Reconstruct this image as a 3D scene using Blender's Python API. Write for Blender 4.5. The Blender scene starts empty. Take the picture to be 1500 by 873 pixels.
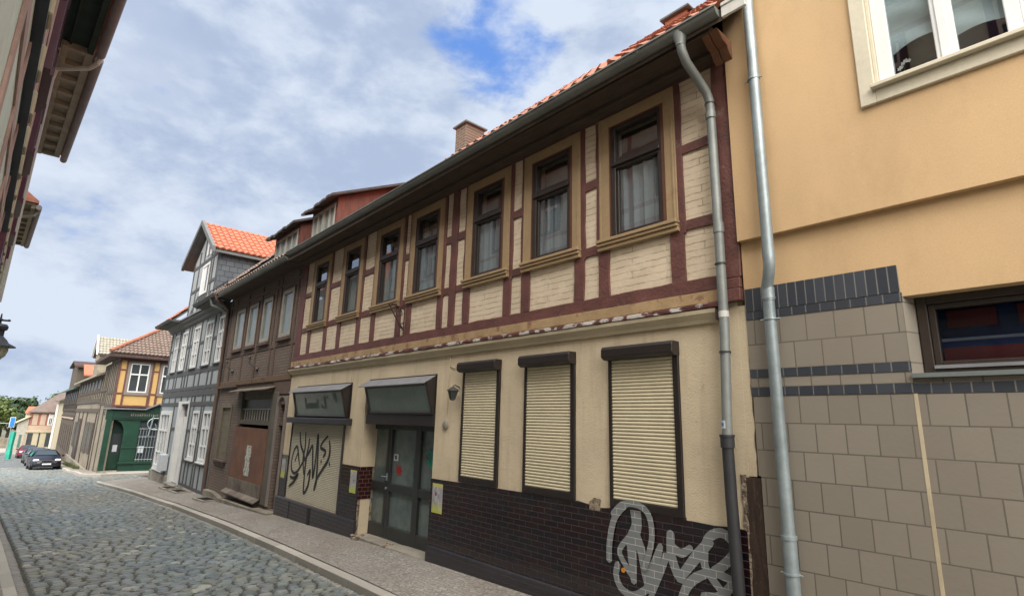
import bpy, bmesh, math, random
from math import sin, cos, pi, radians, sqrt, atan2
from mathutils import Vector, Matrix
random.seed(7)
SC = bpy.context.scene
C = SC.collection
R = random.uniform

# ------------------------------------------------------------------ materials
MATS = {}
class NT:
    def __init__(s, name):
        s.m = bpy.data.materials.new(name); s.m.use_nodes = True
        s.t = s.m.node_tree; s.t.nodes.clear()
        s.out = s.n('ShaderNodeOutputMaterial'); s.b = s.n('ShaderNodeBsdfPrincipled')
        s.l(s.b.outputs[0], s.out.inputs[0])
        g = s.n('ShaderNodeNewGeometry'); s.pos = g.outputs['Position']
    def n(s, t, **k):
        x = s.t.nodes.new(t)
        for a, v in k.items(): setattr(x, a, v)
        return x
    def l(s, a, b): s.t.links.new(a, b)
    def set(s, sock, v):
        if isinstance(v, bpy.types.NodeSocket): s.l(v, sock)
        else: sock.default_value = v
    def noise(s, scale, detail=3, rough=.55, vec=None, dist=0):
        x = s.n('ShaderNodeTexNoise'); x.inputs['Scale'].default_value = scale
        x.inputs['Detail'].default_value = detail; x.inputs['Roughness'].default_value = rough
        x.inputs['Distortion'].default_value = dist
        s.l(vec or s.pos, x.inputs['Vector']); return x.outputs['Fac']
    def ramp(s, f, a, b, ca=0.0, cb=1.0):
        x = s.n('ShaderNodeMapRange'); x.clamp = True
        s.l(f, x.inputs[0]); x.inputs[1].default_value = a; x.inputs[2].default_value = b
        x.inputs[3].default_value = ca; x.inputs[4].default_value = cb; return x.outputs[0]
    def mix(s, f, a, b, mode='MIX'):
        x = s.n('ShaderNodeMix', data_type='RGBA', blend_type=mode)
        s.set(x.inputs[0], f); s.set(x.inputs[6], c4(a)); s.set(x.inputs[7], c4(b)); return x.outputs[2]
    def math(s, op, a, b=0.0):
        x = s.n('ShaderNodeMath', operation=op); s.set(x.inputs[0], a); s.set(x.inputs[1], b); return x.outputs[0]
    def bump(s, h, strength=.3, dist=.01):
        x = s.n('ShaderNodeBump'); s.l(h, x.inputs['Height'])
        x.inputs['Strength'].default_value = strength; x.inputs['Distance'].default_value = dist
        s.l(x.outputs[0], s.b.inputs['Normal'])
    def vec(s, axes, sx=1, sz=1, ox=0, oz=0):
        p = s.n('ShaderNodeSeparateXYZ'); s.l(s.pos, p.inputs[0])
        c = s.n('ShaderNodeCombineXYZ'); o = {'x': 0, 'y': 1, 'z': 2}
        s.l(s.math('ADD', s.math('MULTIPLY', p.outputs[o[axes[0]]], sx), ox), c.inputs[0])
        s.l(s.math('ADD', s.math('MULTIPLY', p.outputs[o[axes[1]]], sz), oz), c.inputs[1])
        return c.outputs[0]
def c4(v):
    return (v[0], v[1], v[2], 1.0) if isinstance(v, (tuple, list)) and len(v) == 3 else v
def sc(c, f): return tuple(min(1, x*f) for x in c)
def M(name, base, rough=.8, var=.18, vs=2.5, bump=.25, bs=40, metal=0, alt=None, altamt=(.5, .7), alts=1.3, bd=.006, stretch=None):
    """weathered general surface: two scales of tone change, optional second colour in patches, fine bump"""
    t = NT(name)
    v = None
    if stretch: v = t.vec(stretch[0], stretch[1], stretch[2])
    a = t.noise(vs, 5, .6, v); col = t.mix(t.ramp(a, .3, .7), sc(base, 1-var), sc(base, 1+var))
    if alt: col = t.mix(t.ramp(t.noise(alts, 6, .65, v), altamt[0], altamt[1]), col, alt)
    f = t.noise(bs*.6, 4, .7, v); col = t.mix(t.ramp(f, .25, .75, 0, .35), col, sc(base, .6))
    t.set(t.b.inputs['Base Color'], col)
    t.b.inputs['Roughness'].default_value = rough; t.b.inputs['Metallic'].default_value = metal
    if bump: t.bump(t.noise(bs, 4, .6, v), bump, bd)
    MATS[name] = t.m; return t.m
def plaster(name, base, stain):
    t = NT(name); a = t.noise(1.2, 5, .6); col = t.mix(t.ramp(a, .3, .7), sc(base, .88), sc(base, 1.1))
    v = t.vec('xz', 5, .45); col = t.mix(t.ramp(t.noise(1.6, 5, .6, v), .52, .72, 0, .55), col, stain)
    col = t.mix(t.ramp(t.noise(7, 6, .7), .60, .70, 0, .5), col, sc(stain, .8))
    col = t.mix(t.ramp(t.noise(.7, 4, .6), .55, .75, 0, .5), col, sc(base, .75))
    t.set(t.b.inputs['Base Color'], col); t.b.inputs['Roughness'].default_value = .9
    t.bump(t.math('ADD', t.noise(55, 4, .65), t.math('MULTIPLY', t.noise(9, 3), .8)), .55, .012); MATS[name] = t.m
def BR(name, c1, c2, mortar, w, h, ms=.008, axes='xz', ox=0, oz=0, rough=.8, bump=.5, offset=.5, cvar=.3, bias=0, bd=.01, dirt=None, wob=0, spec=.5, cover=None):
    t = NT(name); v = t.vec(axes, 1, 1, ox, oz)
    if wob:
        nv = t.n('ShaderNodeTexNoise'); nv.inputs['Scale'].default_value = 6; t.l(t.pos, nv.inputs['Vector'])
        sb = t.n('ShaderNodeVectorMath', operation='SUBTRACT'); t.l(nv.outputs['Color'], sb.inputs[0]); sb.inputs[1].default_value = (.5, .5, .5)
        ml = t.n('ShaderNodeVectorMath', operation='SCALE'); t.l(sb.outputs[0], ml.inputs[0]); ml.inputs['Scale'].default_value = wob
        ad = t.n('ShaderNodeVectorMath', operation='ADD'); t.l(v, ad.inputs[0]); t.l(ml.outputs[0], ad.inputs[1]); v = ad.outputs[0]
    b = t.n('ShaderNodeTexBrick'); t.l(v, b.inputs['Vector']); b.offset = offset
    b.inputs['Scale'].default_value = 1; b.inputs['Brick Width'].default_value = w; b.inputs['Row Height'].default_value = h
    b.inputs['Mortar Size'].default_value = ms; b.inputs['Mortar Smooth'].default_value = .15; b.inputs['Bias'].default_value = bias
    b.inputs['Color1'].default_value = c4(c1); b.inputs['Color2'].default_value = c4(c2); b.inputs['Mortar'].default_value = c4(mortar)
    n = t.noise(3, 5, .6)
    col = t.mix(t.ramp(n, .3, .7, 0, cvar), b.outputs['Color'], (.5, .5, .5), 'OVERLAY')
    col = t.mix(t.ramp(t.noise(1.1, 4, .6), .35, .75, 0, .5), col, sc(c1, .55) if not dirt else dirt)
    if cover: col = t.mix(t.ramp(t.noise(4, 5, .7), cover, cover+.12), col, t.mix(t.ramp(n, .3, .7), sc(c1, .95), sc(c1, 1.05)))
    t.set(t.b.inputs['Base Color'], col)
    r = t.math('MULTIPLY', b.outputs['Fac'], .9-rough if rough < .9 else 0)
    t.set(t.b.inputs['Roughness'], t.math('ADD', r, rough)); t.b.inputs['Specular IOR Level'].default_value = spec
    hh = t.math('SUBTRACT', t.math('MULTIPLY', t.noise(30, 3, .6), .25), b.outputs['Fac'])
    t.bump(hh, bump, bd); MATS[name] = t.m; return t.m
def glass(name, tint=(.55, .6, .6), trans=.75, rough=.02, lo=.09, gc=.95):
    t = NT(name); t.t.nodes.remove(t.b)
    tr = t.n('ShaderNodeBsdfTransparent'); tr.inputs[0].default_value = c4(tint)
    df = t.n('ShaderNodeBsdfDiffuse'); df.inputs[0].default_value = (.03, .035, .035, 1)
    m0 = t.n('ShaderNodeMixShader'); m0.inputs[0].default_value = trans; t.l(df.outputs[0], m0.inputs[1]); t.l(tr.outputs[0], m0.inputs[2])
    gl = t.n('ShaderNodeBsdfGlossy'); gl.inputs['Roughness'].default_value = rough; gl.inputs[0].default_value = (gc*.95, gc*.98, gc, 1)
    fr = t.n('ShaderNodeLayerWeight'); fr.inputs[0].default_value = .5; fp = t.math('POWER', fr.outputs['Facing'], 3.0)
    bp = t.n('ShaderNodeBump'); bp.inputs['Strength'].default_value = .04; bp.inputs['Distance'].default_value = .02
    t.l(t.noise(2.2, 1), bp.inputs['Height']); t.l(bp.outputs[0], gl.inputs['Normal'])
    m1 = t.n('ShaderNodeMixShader'); t.l(t.ramp(fp, 0, 1, lo, 1), m1.inputs[0]); t.l(m0.outputs[0], m1.inputs[1]); t.l(gl.outputs[0], m1.inputs[2])
    t.l(m1.outputs[0], t.out.inputs[0]); MATS[name] = t.m; return t.m

plaster('cream_plaster', (.63, .52, .36), (.44, .34, .22))
M('cream_trim', (.55, .46, .31), .8, .1, 2, .2, 40, alt=(.38, .31, .2), altamt=(.55, .75))
BR('painted_brick', (.66, .54, .395), (.62, .50, .36), (.30, .235, .155), .9, .078, .0045, rough=.8, bump=1.0, cvar=.2, bd=.025, dirt=(.48, .39, .26), wob=.04, cover=.44)
M('maroon_timber', (.135, .050, .040), .6, .3, 4, .8, 30, alt=(.19, .12, .10), altamt=(.60, .72), alts=7, bd=.012)
M('maroon_peeling', (.10, .032, .028), .6, .25, 6, .8, 40, alt=(.5, .46, .42), altamt=(.505, .54), alts=6)
M('dark_timber', (.055, .028, .024), .7, .3, 4, .5, 30)
M('ochre_board', (.37, .255, .135), .6, .14, 3, .25, 30, alt=(.22, .12, .055), altamt=(.55, .8), alts=3)
M('ochre_peeling', (.40, .27, .14), .65, .2, 4, .6, 30, alt=(.24, .13, .07), altamt=(.55, .62), alts=6)
M('brown_frame', (.035, .024, .018), .45, .2, 6, .1, 40)
M('inner_brown', (.13, .05, .028), .5, .2, 6, .1, 40)
M('soffit_wood', (.075, .052, .036), .8, .3, 3, .5, 30, stretch=('xy', 1.2, 9))
M('gutter_zinc', (.20, .21, .19), .55, .2, 2, .1, 30, metal=.35)
M('zinc_pipe', (.33, .38, .39), .47, .25, 4, .2, 30, metal=.5)
M('zinc_pipe_old', (.27, .285, .27), .55, .2, 3, .15, 30, metal=.4)
M('iron_pipe', (.03, .03, .032), .6, .2, 4, .15, 50)
M('white_metal', (.62, .6, .55), .6, .1, 4, .1, 30)
M('shutter_cream', (.64, .56, .385), .6, .07, 1.5, .05, 30)
M('shutter_dirty', (.52, .47, .355), .65, .10, 1.5, .05, 30)
M('shutter_brown', (.022, .016, .014), .45, .2, 3, .1, 50)
M('purple_black', (.03, .026, .03), .5, .25, 3, .1, 50)
M('door_grey', (.035, .037, .035), .5, .25, 3, .15, 40)
M('hood_grey', (.20, .20, .21), .6, .2, 3, .2, 30)
M('rotten_wood', (.06, .035, .022), .9, .45, 3, 1, 25, alt=(.16, .11, .08), altamt=(.55, .7), alts=4, stretch=('xz', 9, 1.2), bd=.02)
M('rubble', (.34, .27, .19), .95, .4, 14, 1, 30, alt=(.12, .08, .06), altamt=(.5, .56), alts=12, bd=.04)
M('concrete', (.30, .27, .22), .9, .25, 3, .6, 30, alt=(.16, .14, .11), altamt=(.5, .7))
M('stone_step', (.25, .22, .17), .9, .3, 2.5, .8, 20, alt=(.13, .11, .09), altamt=(.5, .65), bd=.02)
M('kerb_stone', (.34, .32, .29), .85, .2, 4, .4, 40)
BR('black_tile', (.008, .006, .010), (.022, .006, .006), (.06, .045, .045), .22, .066, .0035, rough=.08, bump=.5, cvar=.5, bd=.004, dirt=(.008, .008, .014), spec=.7)
BR('black_tile_side', (.03, .010, .009), (.05, .012, .010), (.13, .09, .08), .125, .073, .004, axes='yz', rough=.13, bump=.5, bd=.004)
BR('plinth_tile', (.022, .02, .026), (.03, .026, .032), (.055, .05, .055), .25, .075, .005, rough=.3, bump=.5, bd=.004, dirt=(.05, .045, .045))
BR('silver_spray', (.19, .20, .20), (.215, .22, .22), (.60, .60, .59), .22, .066, .003, rough=.4, bump=.4, bd=.004, dirt=(.2, .21, .21))
BR('tan_block', (.215, .187, .15), (.252, .22, .176), (.115, .10, .08), .2235, .2335, .0055, ox=.0+10*.2235*2-.10, oz=10*.2335-.99+.2335*1.0, rough=.8, bump=.55, cvar=.15, bd=.01, dirt=(.20, .168, .128))
BR('slate_brick', (.03, .035, .045), (.06, .066, .08), (.17, .16, .145), .1155, 1.0, .005, ox=.055, oz=.75, rough=.45, bump=.5, cvar=.2, bd=.006, offset=0, dirt=(.035, .04, .05))
BR('slate_soldier', (.03, .035, .045), (.06, .066, .08), (.19, .18, .165), .0772, .6, .005, ox=.0, oz=.3-1.07+.6, rough=.45, bump=.5, cvar=.2, bd=.006, offset=0, dirt=(.035, .04, .05))
M('yellow_render', (.61, .41, .22), .92, .08, .9, .35, 110, alt=(.50, .33, .17), altamt=(.5, .8), alts=1.4, bd=.005, stretch=('xz', 1.5, .6))
M('window_cream', (.62, .56, .43), .7, .05, 2, .08, 40)
M('white_paint', (.74, .74, .72), .45, .04, 3, .05, 40)
M('grey_metal', (.20, .225, .22), .4, .1, 3, .05, 40, metal=.3)
M('dark_metal', (.045, .043, .04), .5, .2, 3, .1, 40)
M('curtain', (.34, .365, .37), .9, .08, 6, .1, 30)
M('swag', (.42, .47, .47), .9, .06, 6, .1, 30)
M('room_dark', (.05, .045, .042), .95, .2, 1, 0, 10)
M('deep_navy', (.04, .075, .22), .9, .2, 1, 0, 10)
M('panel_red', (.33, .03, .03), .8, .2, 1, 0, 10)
M('pantile', (.42, .165, .105), .85, .3, 5, .3, 30, alt=(.16, .07, .05), altamt=(.6, .7), alts=6)
M('pantile_new', (.42, .125, .068), .8, .22, 4, .2, 30)
M('tile_brown', (.165, .12, .098), .85, .3, 3, .3, 30, alt=(.22, .13, .10), altamt=(.6, .7), alts=4)
M('tile_ridge', (.34, .13, .08), .85, .25, 3, .3, 30)
M('tile_grey', (.27, .25, .20), .85, .25, 3, .3, 30)
M('roof_felt', (.05, .04, .038), .9, .3, 4, .5, 30)
BR('chimney_brick', (.16, .095, .065), (.11, .075, .055), (.24, .20, .16), .22, .075, .012, axes='xz', rough=.9, bump=.8, bd=.02)
BR('chimney_brick_side', (.27, .13, .08), (.2, .10, .07), (.33, .28, .23), .22, .075, .012, axes='yz', rough=.9, bump=.8, bd=.02)
M('orange_render', (.42, .16, .09), .9, .2, 3, .3, 30)
M('bracket_wood', (.17, .07, .03), .6, .25, 5, .3, 30)
M('red_boards', (.135, .042, .028), .8, .3, 3, .5, 30, alt=(.07, .03, .025), altamt=(.5, .62), alts=2, stretch=('yz', 6, .8))
BR('brown_brick', (.21, .155, .118), (.17, .125, .098), (.10, .078, .065), .25, .078, .01, rough=.85, bump=1.0, cvar=.3, bd=.02, dirt=(.13, .10, .082), wob=.02)
M('brown_timber', (.12, .078, .058), .75, .25, 4, .5, 30)
M('belt_wood', (.16, .10, .055), .8, .3, 3, .5, 30, alt=(.075, .045, .03), altamt=(.5, .62), alts=3)
M('dusty_glass', (.20, .235, .215), .25, .2, 1.5, .02, 30)
M('old_white', (.36, .34, .29), .7, .2, 4, .3, 30)
M('beige_shutter', (.17, .145, .10), .8, .2, 3, .3, 30)
M('rusty_board', (.19, .085, .05), .8, .3, 1.6, .4, 30, alt=(.12, .075, .06), altamt=(.5, .7), alts=1.2)
M('grey_board', (.19, .16, .125), .85, .3, 3, .4, 30, alt=(.09, .06, .05), altamt=(.5, .65))
M('pillar_stone', (.12, .105, .08), .9, .25, 2, .5, 30)
M('display_glass', (.17, .22, .205), .25, .12, 2, .0, 30)
M('grimy_glass', (.07, .07, .055), .55, .3, 2, .0, 30)
M('door_old', (.10, .065, .05), .7, .3, 3, .4, 30)
M('paper_torn', (.55, .58, .52), .9, .15, 8, .1, 40, alt=(.2, .1, .07), altamt=(.54, .57), alts=14)
M('grey_infill', (.33, .36, .37), .85, .08, 1.5, .15, 50)
M('grey_timber', (.085, .085, .085), .7, .18, 4, .25, 30)
M('grey_cornice', (.13, .135, .135), .7, .15, 3, .2, 30)
BR('slate_shingle', (.075, .085, .10), (.105, .115, .13), (.04, .045, .055), .3, .22, .01, axes='yz', rough=.6, bump=.8, bd=.02)
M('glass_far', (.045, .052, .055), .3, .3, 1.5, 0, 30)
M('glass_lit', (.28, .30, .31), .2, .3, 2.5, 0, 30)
M('green_paint', (.007, .045, .024), .5, .22, 2.5, .2, 30, alt=(.015, .08, .045), altamt=(.55, .72), alts=2)
M('green_dark', (.006, .03, .02), .5, .3, 2.5, .2, 30)
M('ochre_infill', (.56, .36, .13), .85, .07, 1.5, .2, 40)
M('mauve_frame', (.22, .185, .165), .7, .1, 3, .15, 40)
M('weathered_timber', (.085, .068, .054), .85, .35, 3, .6, 25, stretch=('xz', 4, .6))
M('grey_timber_old', (.055, .042, .035), .85, .3, 3, .6, 25)
M('beige_infill', (.25, .215, .16), .9, .2, 1.5, .4, 40, alt=(.12, .095, .07), altamt=(.5, .7))
M('brown_boards_far', (.095, .072, .055), .85, .25, 3, .5, 30, stretch=('xz', 6, .6))
M('green_copper', (.06, .14, .11), .7, .2, 3, .2, 30)
M('brick_red', (.29, .115, .085), .85, .15, 2, .3, 40)
M('pink_stone', (.44, .33, .25), .85, .1, 2, .2, 40)
M('pale_yellow', (.44, .39, .27), .85, .06, 2, .1, 40)
M('roof_mauve', (.14, .105, .09), .85, .2, 2, .3, 30)
M('mint', (.60, .68, .61), .85, .14, 2, .3, 40, alt=(.62, .6, .55), altamt=(.5, .7))
M('pinkish_timber', (.40, .26, .22), .75, .2, 4, .3, 30)
M('maroon_gloss', (.065, .008, .022), .35, .2, 3, .1, 30)
M('navy_trim', (.03, .04, .06), .6, .3, 4, .3, 30)
M('cream_timber', (.42, .36, .25), .8, .15, 3, .3, 30)
M('eaves_beige', (.34, .30, .23), .85, .2, 3, .4, 30)
M('eaves_green', (.012, .03, .024), .85, .3, 3, .4, 30)
M('gutter_mauve', (.19, .165, .16), .6, .2, 3, .2, 30)
M('pvc', (.5, .48, .42), .5, .1, 3, .1, 30)
M('joint_sand', (.055, .052, .045), .95, .3, 2, .6, 60)
M('asphalt', (.085, .088, .085), .9, .2, 2, .6, 60)
M('earth', (.10, .11, .07), .95, .3, .2, 0, 3)
M('pale_ground', (.31, .29, .26), .9, .1, .5, .2, 20)
M('leaf_dark', (.032, .062, .02), .6, .4, .6, 0, 10)
M('leaf_mid', (.036, .07, .02), .6, .4, .6, 0, 10)
M('leaf_yellow', (.085, .12, .022), .6, .4, .6, 0, 10)
M('weed', (.07, .085, .03), .8, .4, 3, 0, 10)
M('bark', (.08, .06, .045), .9, .3, 3, .5, 20)
M('opal', (.55, .55, .42), .3, .05, 3, 0, 30)
M('lamp_grey', (.05, .052, .055), .5, .2, 4, .2, 40)
M('net_teal', (.02, .33, .24), .7, .2, 3, .3, 20)
M('sign_blue', (.02, .20, .62), .4, .05, 3, 0, 20)
M('sign_white', (.6, .63, .66), .5, .05, 3, 0, 20)
M('rubber', (.012, .012, .012), .8, .2, 3, .1, 30)
M('rim', (.35, .35, .36), .3, .1, 3, 0, 30, metal=.8)
M('headlight', (.75, .77, .8), .12, .1, 30, 0, 30)
M('plate', (.7, .7, .7), .5, .05, 30, 0, 30)
M('spray_black', (.022, .022, .018), .6, .2, 6, .1, 30)
M('tag_orange', (.7, .28, .03), .4, .1, 6, 0, 30)
M('gold_letter', (.20, .17, .11), .7, .2, 9, 0, 30)
M('letter_green', (.05, .085, .07), .5, .2, 9, 0, 30)
M('petal', (.75, .73, .66), .7, .1, 9, 0, 30)
M('poster_back', (.6, .6, .55), .7, .1, 9, 0, 30)
M('near_black', (.02, .017, .017), .9, .3, 9, .5, 30)  # near-black fill for the grate pits and drain slots
def paint(name, c, r=.25):
    t = NT(name); t.b.inputs['Base Color'].default_value = c4(c); t.b.inputs['Roughness'].default_value = r
    t.b.inputs['Coat Weight'].default_value = .2; t.b.inputs['Coat Roughness'].default_value = .05; MATS[name] = t.m
paint('car_navy', (.003, .004, .014), .4); paint('car_grey', (.045, .048, .055), .35); paint('car_charcoal', (.03, .032, .036)); paint('car_red', (.12, .006, .018), .35); paint('car_white', (.6, .6, .6))
paint('car_glass', (.035, .05, .06), .05)
glass('window_glass', (.80, .86, .88), .97, lo=.20); glass('window_glass_dark', (.8, .85, .9), .95, lo=.03, gc=.35)
def poster_mat():
    t = NT('poster_print'); v = t.vec('xz', 1, 1)
    vo = t.n('ShaderNodeTexVoronoi'); vo.inputs['Scale'].default_value = 22; t.l(v, vo.inputs['Vector'])
    hs = t.n('ShaderNodeHueSaturation'); t.l(vo.outputs['Color'], hs.inputs['Color']); hs.inputs['Saturation'].default_value = .25; hs.inputs['Value'].default_value = .55
    s = t.n('ShaderNodeSeparateXYZ'); t.l(t.pos, s.inputs[0])
    c = t.mix(t.ramp(t.noise(9, 3), .45, .6), hs.outputs[0], (.36, .33, .34))
    c = t.mix(t.ramp(s.outputs[2], -1.32, -1.18, .8, 0), c, (.5, .52, .03))
    c = t.mix(t.ramp(s.outputs[2], -.985, -.975, 0, .9), c, (.55, .5, .12))
    t.set(t.b.inputs['Base Color'], c); t.b.inputs['Roughness'].default_value = .5; MATS['poster_print'] = t.m
poster_mat()
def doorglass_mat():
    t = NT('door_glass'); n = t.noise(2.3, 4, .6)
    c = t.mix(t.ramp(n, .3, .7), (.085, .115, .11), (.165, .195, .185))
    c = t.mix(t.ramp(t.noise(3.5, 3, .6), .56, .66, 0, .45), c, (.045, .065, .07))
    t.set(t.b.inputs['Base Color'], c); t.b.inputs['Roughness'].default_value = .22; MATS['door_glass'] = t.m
doorglass_mat()
def stones_mat(name, joint, rough=.6):
    """per-stone colour stored in the mesh attribute 'tone' plus fine grain"""
    t = NT(name); a = t.n('ShaderNodeAttribute', attribute_name='tone')
    c = t.mix(t.ramp(t.noise(45, 4, .7), .2, .8, 0, .5), a.outputs['Color'], joint, 'MIX')
    t.set(t.b.inputs['Base Color'], c); t.b.inputs['Roughness'].default_value = rough
    t.bump(t.noise(60, 4, .7), .4, .006); MATS[name] = t.m
stones_mat('cobble', (.10, .115, .12), .5)
stones_mat('slab', (.20, .185, .16), .85)
def mosaic(name, sc_, c1, c2, c3, joint, rough=.85, bd=.008, st=.7):
    t = NT(name); vo = t.n('ShaderNodeTexVoronoi'); vo.inputs['Scale'].default_value = sc_; vo.inputs['Randomness'].default_value = .75
    t.l(t.pos, vo.inputs['Vector'])
    ve = t.n('ShaderNodeTexVoronoi', feature='DISTANCE_TO_EDGE'); ve.inputs['Scale'].default_value = sc_; ve.inputs['Randomness'].default_value = .75
    t.l(t.pos, ve.inputs['Vector'])
    s = t.n('ShaderNodeSeparateColor'); t.l(vo.outputs['Color'], s.inputs[0])
    c = t.mix(s.outputs[0], c1, c2); c = t.mix(t.ramp(s.outputs[1], .8, 1, 0, .6), c, c3)
    c = t.mix(t.ramp(t.noise(.9, 5, .6), .35, .7, 0, .6), c, sc(c1, .8))
    c = t.mix(t.ramp(t.noise(.45, 4, .6), .48, .68, 0, .55), c, (c1[0]*1.1, c1[1]*.88, c1[2]*.8))
    c = t.mix(t.ramp(t.noise(3.1, 6, .7), .60, .72, 0, .5), c, sc(c1, .5))
    e = t.ramp(ve.outputs[0], .02, .12)
    c = t.mix(e, joint, c); t.set(t.b.inputs['Base Color'], c); t.b.inputs['Roughness'].default_value = rough
    t.bump(t.math('ADD', e, t.math('MULTIPLY', t.noise(50), .3)), st, bd); MATS[name] = t.m
mosaic('pavement_mosaic', 15, (.245, .22, .19), (.32, .30, .27), (.42, .40, .36), (.16, .145, .125))
mosaic('road_setts_far', 6, (.12, .135, .14), (.19, .21, .21), (.3, .3, .27), (.06, .065, .065), .6, .02)

# ------------------------------------------------------------------ mesh builder
def FY(c): return lambda u, o, z: (u, c-o, z)
def FX(c): return lambda u, o, z: (c+o, u, z)
def FL(off=0): return lambda u, o, z: (u, -.09+.0388*u+o+off, z)
class MB:
    def __init__(s, F=None): s.v = []; s.f = []; s.F = F or (lambda x, y, z: (x, y, z)); s.fc = []
    def P(s, *p): s.v.append(s.F(*p)); return len(s.v)-1
    def face(s, ids, col=None): s.f.append(ids); s.fc.append(col)
    def box(s, u0, u1, o0, o1, z0, z1):
        i = [s.P(u, o, z) for u in (u0, u1) for o in (o0, o1) for z in (z0, z1)]
        for q in ((0, 1, 3, 2), (4, 6, 7, 5), (0, 4, 5, 1), (2, 3, 7, 6), (0, 2, 6, 4), (1, 5, 7, 3)): s.face([i[k] for k in q])
        return s
    def prism(s, pts, o0, o1):
        """polygon in (u,z) extruded along o"""
        a = [s.P(u, o0, z) for u, z in pts]; b = [s.P(u, o1, z) for u, z in pts]; n = len(pts)
        s.face(a[::-1]); s.face(b)
        for k in range(n): s.face([a[k], a[(k+1) % n], b[(k+1) % n], b[k]])
        return s
    def profile(s, pts, u0, u1):
        """polygon in (o,z) extruded along u"""
        a = [s.P(u0, o, z) for o, z in pts]; b = [s.P(u1, o, z) for o, z in pts]; n = len(pts)
        s.face(a[::-1]); s.face(b)
        for k in range(n): s.face([a[k], a[(k+1) % n], b[(k+1) % n], b[k]])
        return s
    def bar(s, a, b, w, d, jit=0, step=.18, o=0.0):
        """timber from a to b in (u,z), width w, from o to o+d, with slightly wavy edges"""
        ax, az = a; bx, bz = b; L = sqrt((bx-ax)**2+(bz-az)**2); n = max(1, int(L/step)) if jit else 1
        nx, nz = -(bz-az)/L, (bx-ax)/L; rings = []
        for k in range(n+1):
            t = k/n; x = ax+(bx-ax)*t; z = az+(bz-az)*t
            w1 = w/2+(R(-jit, jit) if jit else 0); w2 = w/2+(R(-jit, jit) if jit else 0)
            rings.append([s.P(x+nx*w1, o, z+nz*w1), s.P(x+nx*w1, o+d, z+nz*w1), s.P(x-nx*w2, o+d, z-nz*w2), s.P(x-nx*w2, o, z-nz*w2)])
        for k in range(n):
            for j in range(4): s.face([rings[k][j], rings[k+1][j], rings[k+1][(j+1) % 4], rings[k][(j+1) % 4]])
        s.face(rings[0][::-1]); s.face(rings[-1]); return s
    def wall(s, u0, u1, z0, z1, holes, o0=-.25, o1=0.0):
        us = sorted(set([u0, u1]+[h[0] for h in holes]+[h[1] for h in holes])); us = [u for u in us if u0 <= u <= u1]
        for a, b in zip(us, us[1:]):
            m = (a+b)/2; cuts = sorted([(max(z0, h[2]), min(z1, h[3])) for h in holes if h[0] < m < h[1]]); z = z0
            for c, d in cuts:
                if c > z+1e-4: s.box(a, b, o0, o1, z, c)
                z = max(z, d)
            if z < z1-1e-4: s.box(a, b, o0, o1, z, z1)
        return s
    def tube(s, pts, r, seg=12, cap=True):
        P = [Vector(s.F(*p)) for p in pts]; n = len(P); rr = r if isinstance(r, (list, tuple)) else [r]*n
        rings = []; up = None
        for k in range(n):
            d = (P[min(n-1, k+1)]-P[max(0, k-1)]).normalized()
            if up is None: up = Vector((0, 0, 1)) if abs(d.z) < .9 else Vector((1, 0, 0))
            a = d.cross(up).normalized(); b = a.cross(d).normalized(); up = b
            ring = []
            for j in range(seg):
                t = 2*pi*j/seg; q = P[k]+a*cos(t)*rr[k]+b*sin(t)*rr[k]; s.v.append(tuple(q)); ring.append(len(s.v)-1)
            rings.append(ring)
        for k in range(n-1):
            for j in range(seg): s.face([rings[k][j], rings[k][(j+1) % seg], rings[k+1][(j+1) % seg], rings[k+1][j]])
        if cap: s.face(rings[0][::-1]); s.face(rings[-1])
        return s
    def lathe(s, c, prof, seg=16):
        rings = []
        for r, z in prof:
            rings.append([s.P(c[0]+r*cos(2*pi*j/seg), c[1]+r*sin(2*pi*j/seg), c[2]+z) for j in range(seg)])
        for k in range(len(rings)-1):
            for j in range(seg): s.face([rings[k][j], rings[k][(j+1) % seg], rings[k+1][(j+1) % seg], rings[k+1][j]])
        s.face(rings[0][::-1]); s.face(rings[-1]); return s
    def grid(s, fn, nu, nv):
        ids = [[s.P(*fn(i/nu, j/nv)) for j in range(nv+1)] for i in range(nu+1)]
        for i in range(nu):
            for j in range(nv): s.face([ids[i][j], ids[i+1][j], ids[i+1][j+1], ids[i][j+1]])
        return s
    def ribbon(s, pts, w, o):
        """flat painted stroke in (u,z); width w or list; smoothed with Catmull-Rom, rounded ends"""
        n = len(pts); ws = w if isinstance(w, (list, tuple)) else [w]*n; Q = []
        for k in range(n-1):
            p0, p1, p2, p3 = pts[max(0, k-1)], pts[k], pts[k+1], pts[min(n-1, k+2)]
            for t in range(8):
                t /= 8; q = []
                for a in (0, 1):
                    q.append(.5*((2*p1[a])+(-p0[a]+p2[a])*t+(2*p0[a]-5*p1[a]+4*p2[a]-p3[a])*t*t+(-p0[a]+3*p1[a]-3*p2[a]+p3[a])*t**3))
                Q.append((q[0], q[1], ws[k]*(1-t)+ws[k+1]*t))
        Q.append((pts[-1][0], pts[-1][1], ws[-1])); L = []; m = len(Q)
        for k in range(m):
            dx = Q[min(m-1, k+1)][0]-Q[max(0, k-1)][0]; dz = Q[min(m-1, k+1)][1]-Q[max(0, k-1)][1]; l = sqrt(dx*dx+dz*dz) or 1
            ww = Q[k][2]/2; L.append((s.P(Q[k][0]-dz/l*ww, o, Q[k][1]+dx/l*ww), s.P(Q[k][0]+dz/l*ww, o, Q[k][1]-dx/l*ww)))
        for k in range(m-1): s.face([L[k][0], L[k+1][0], L[k+1][1], L[k][1]])
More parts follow.
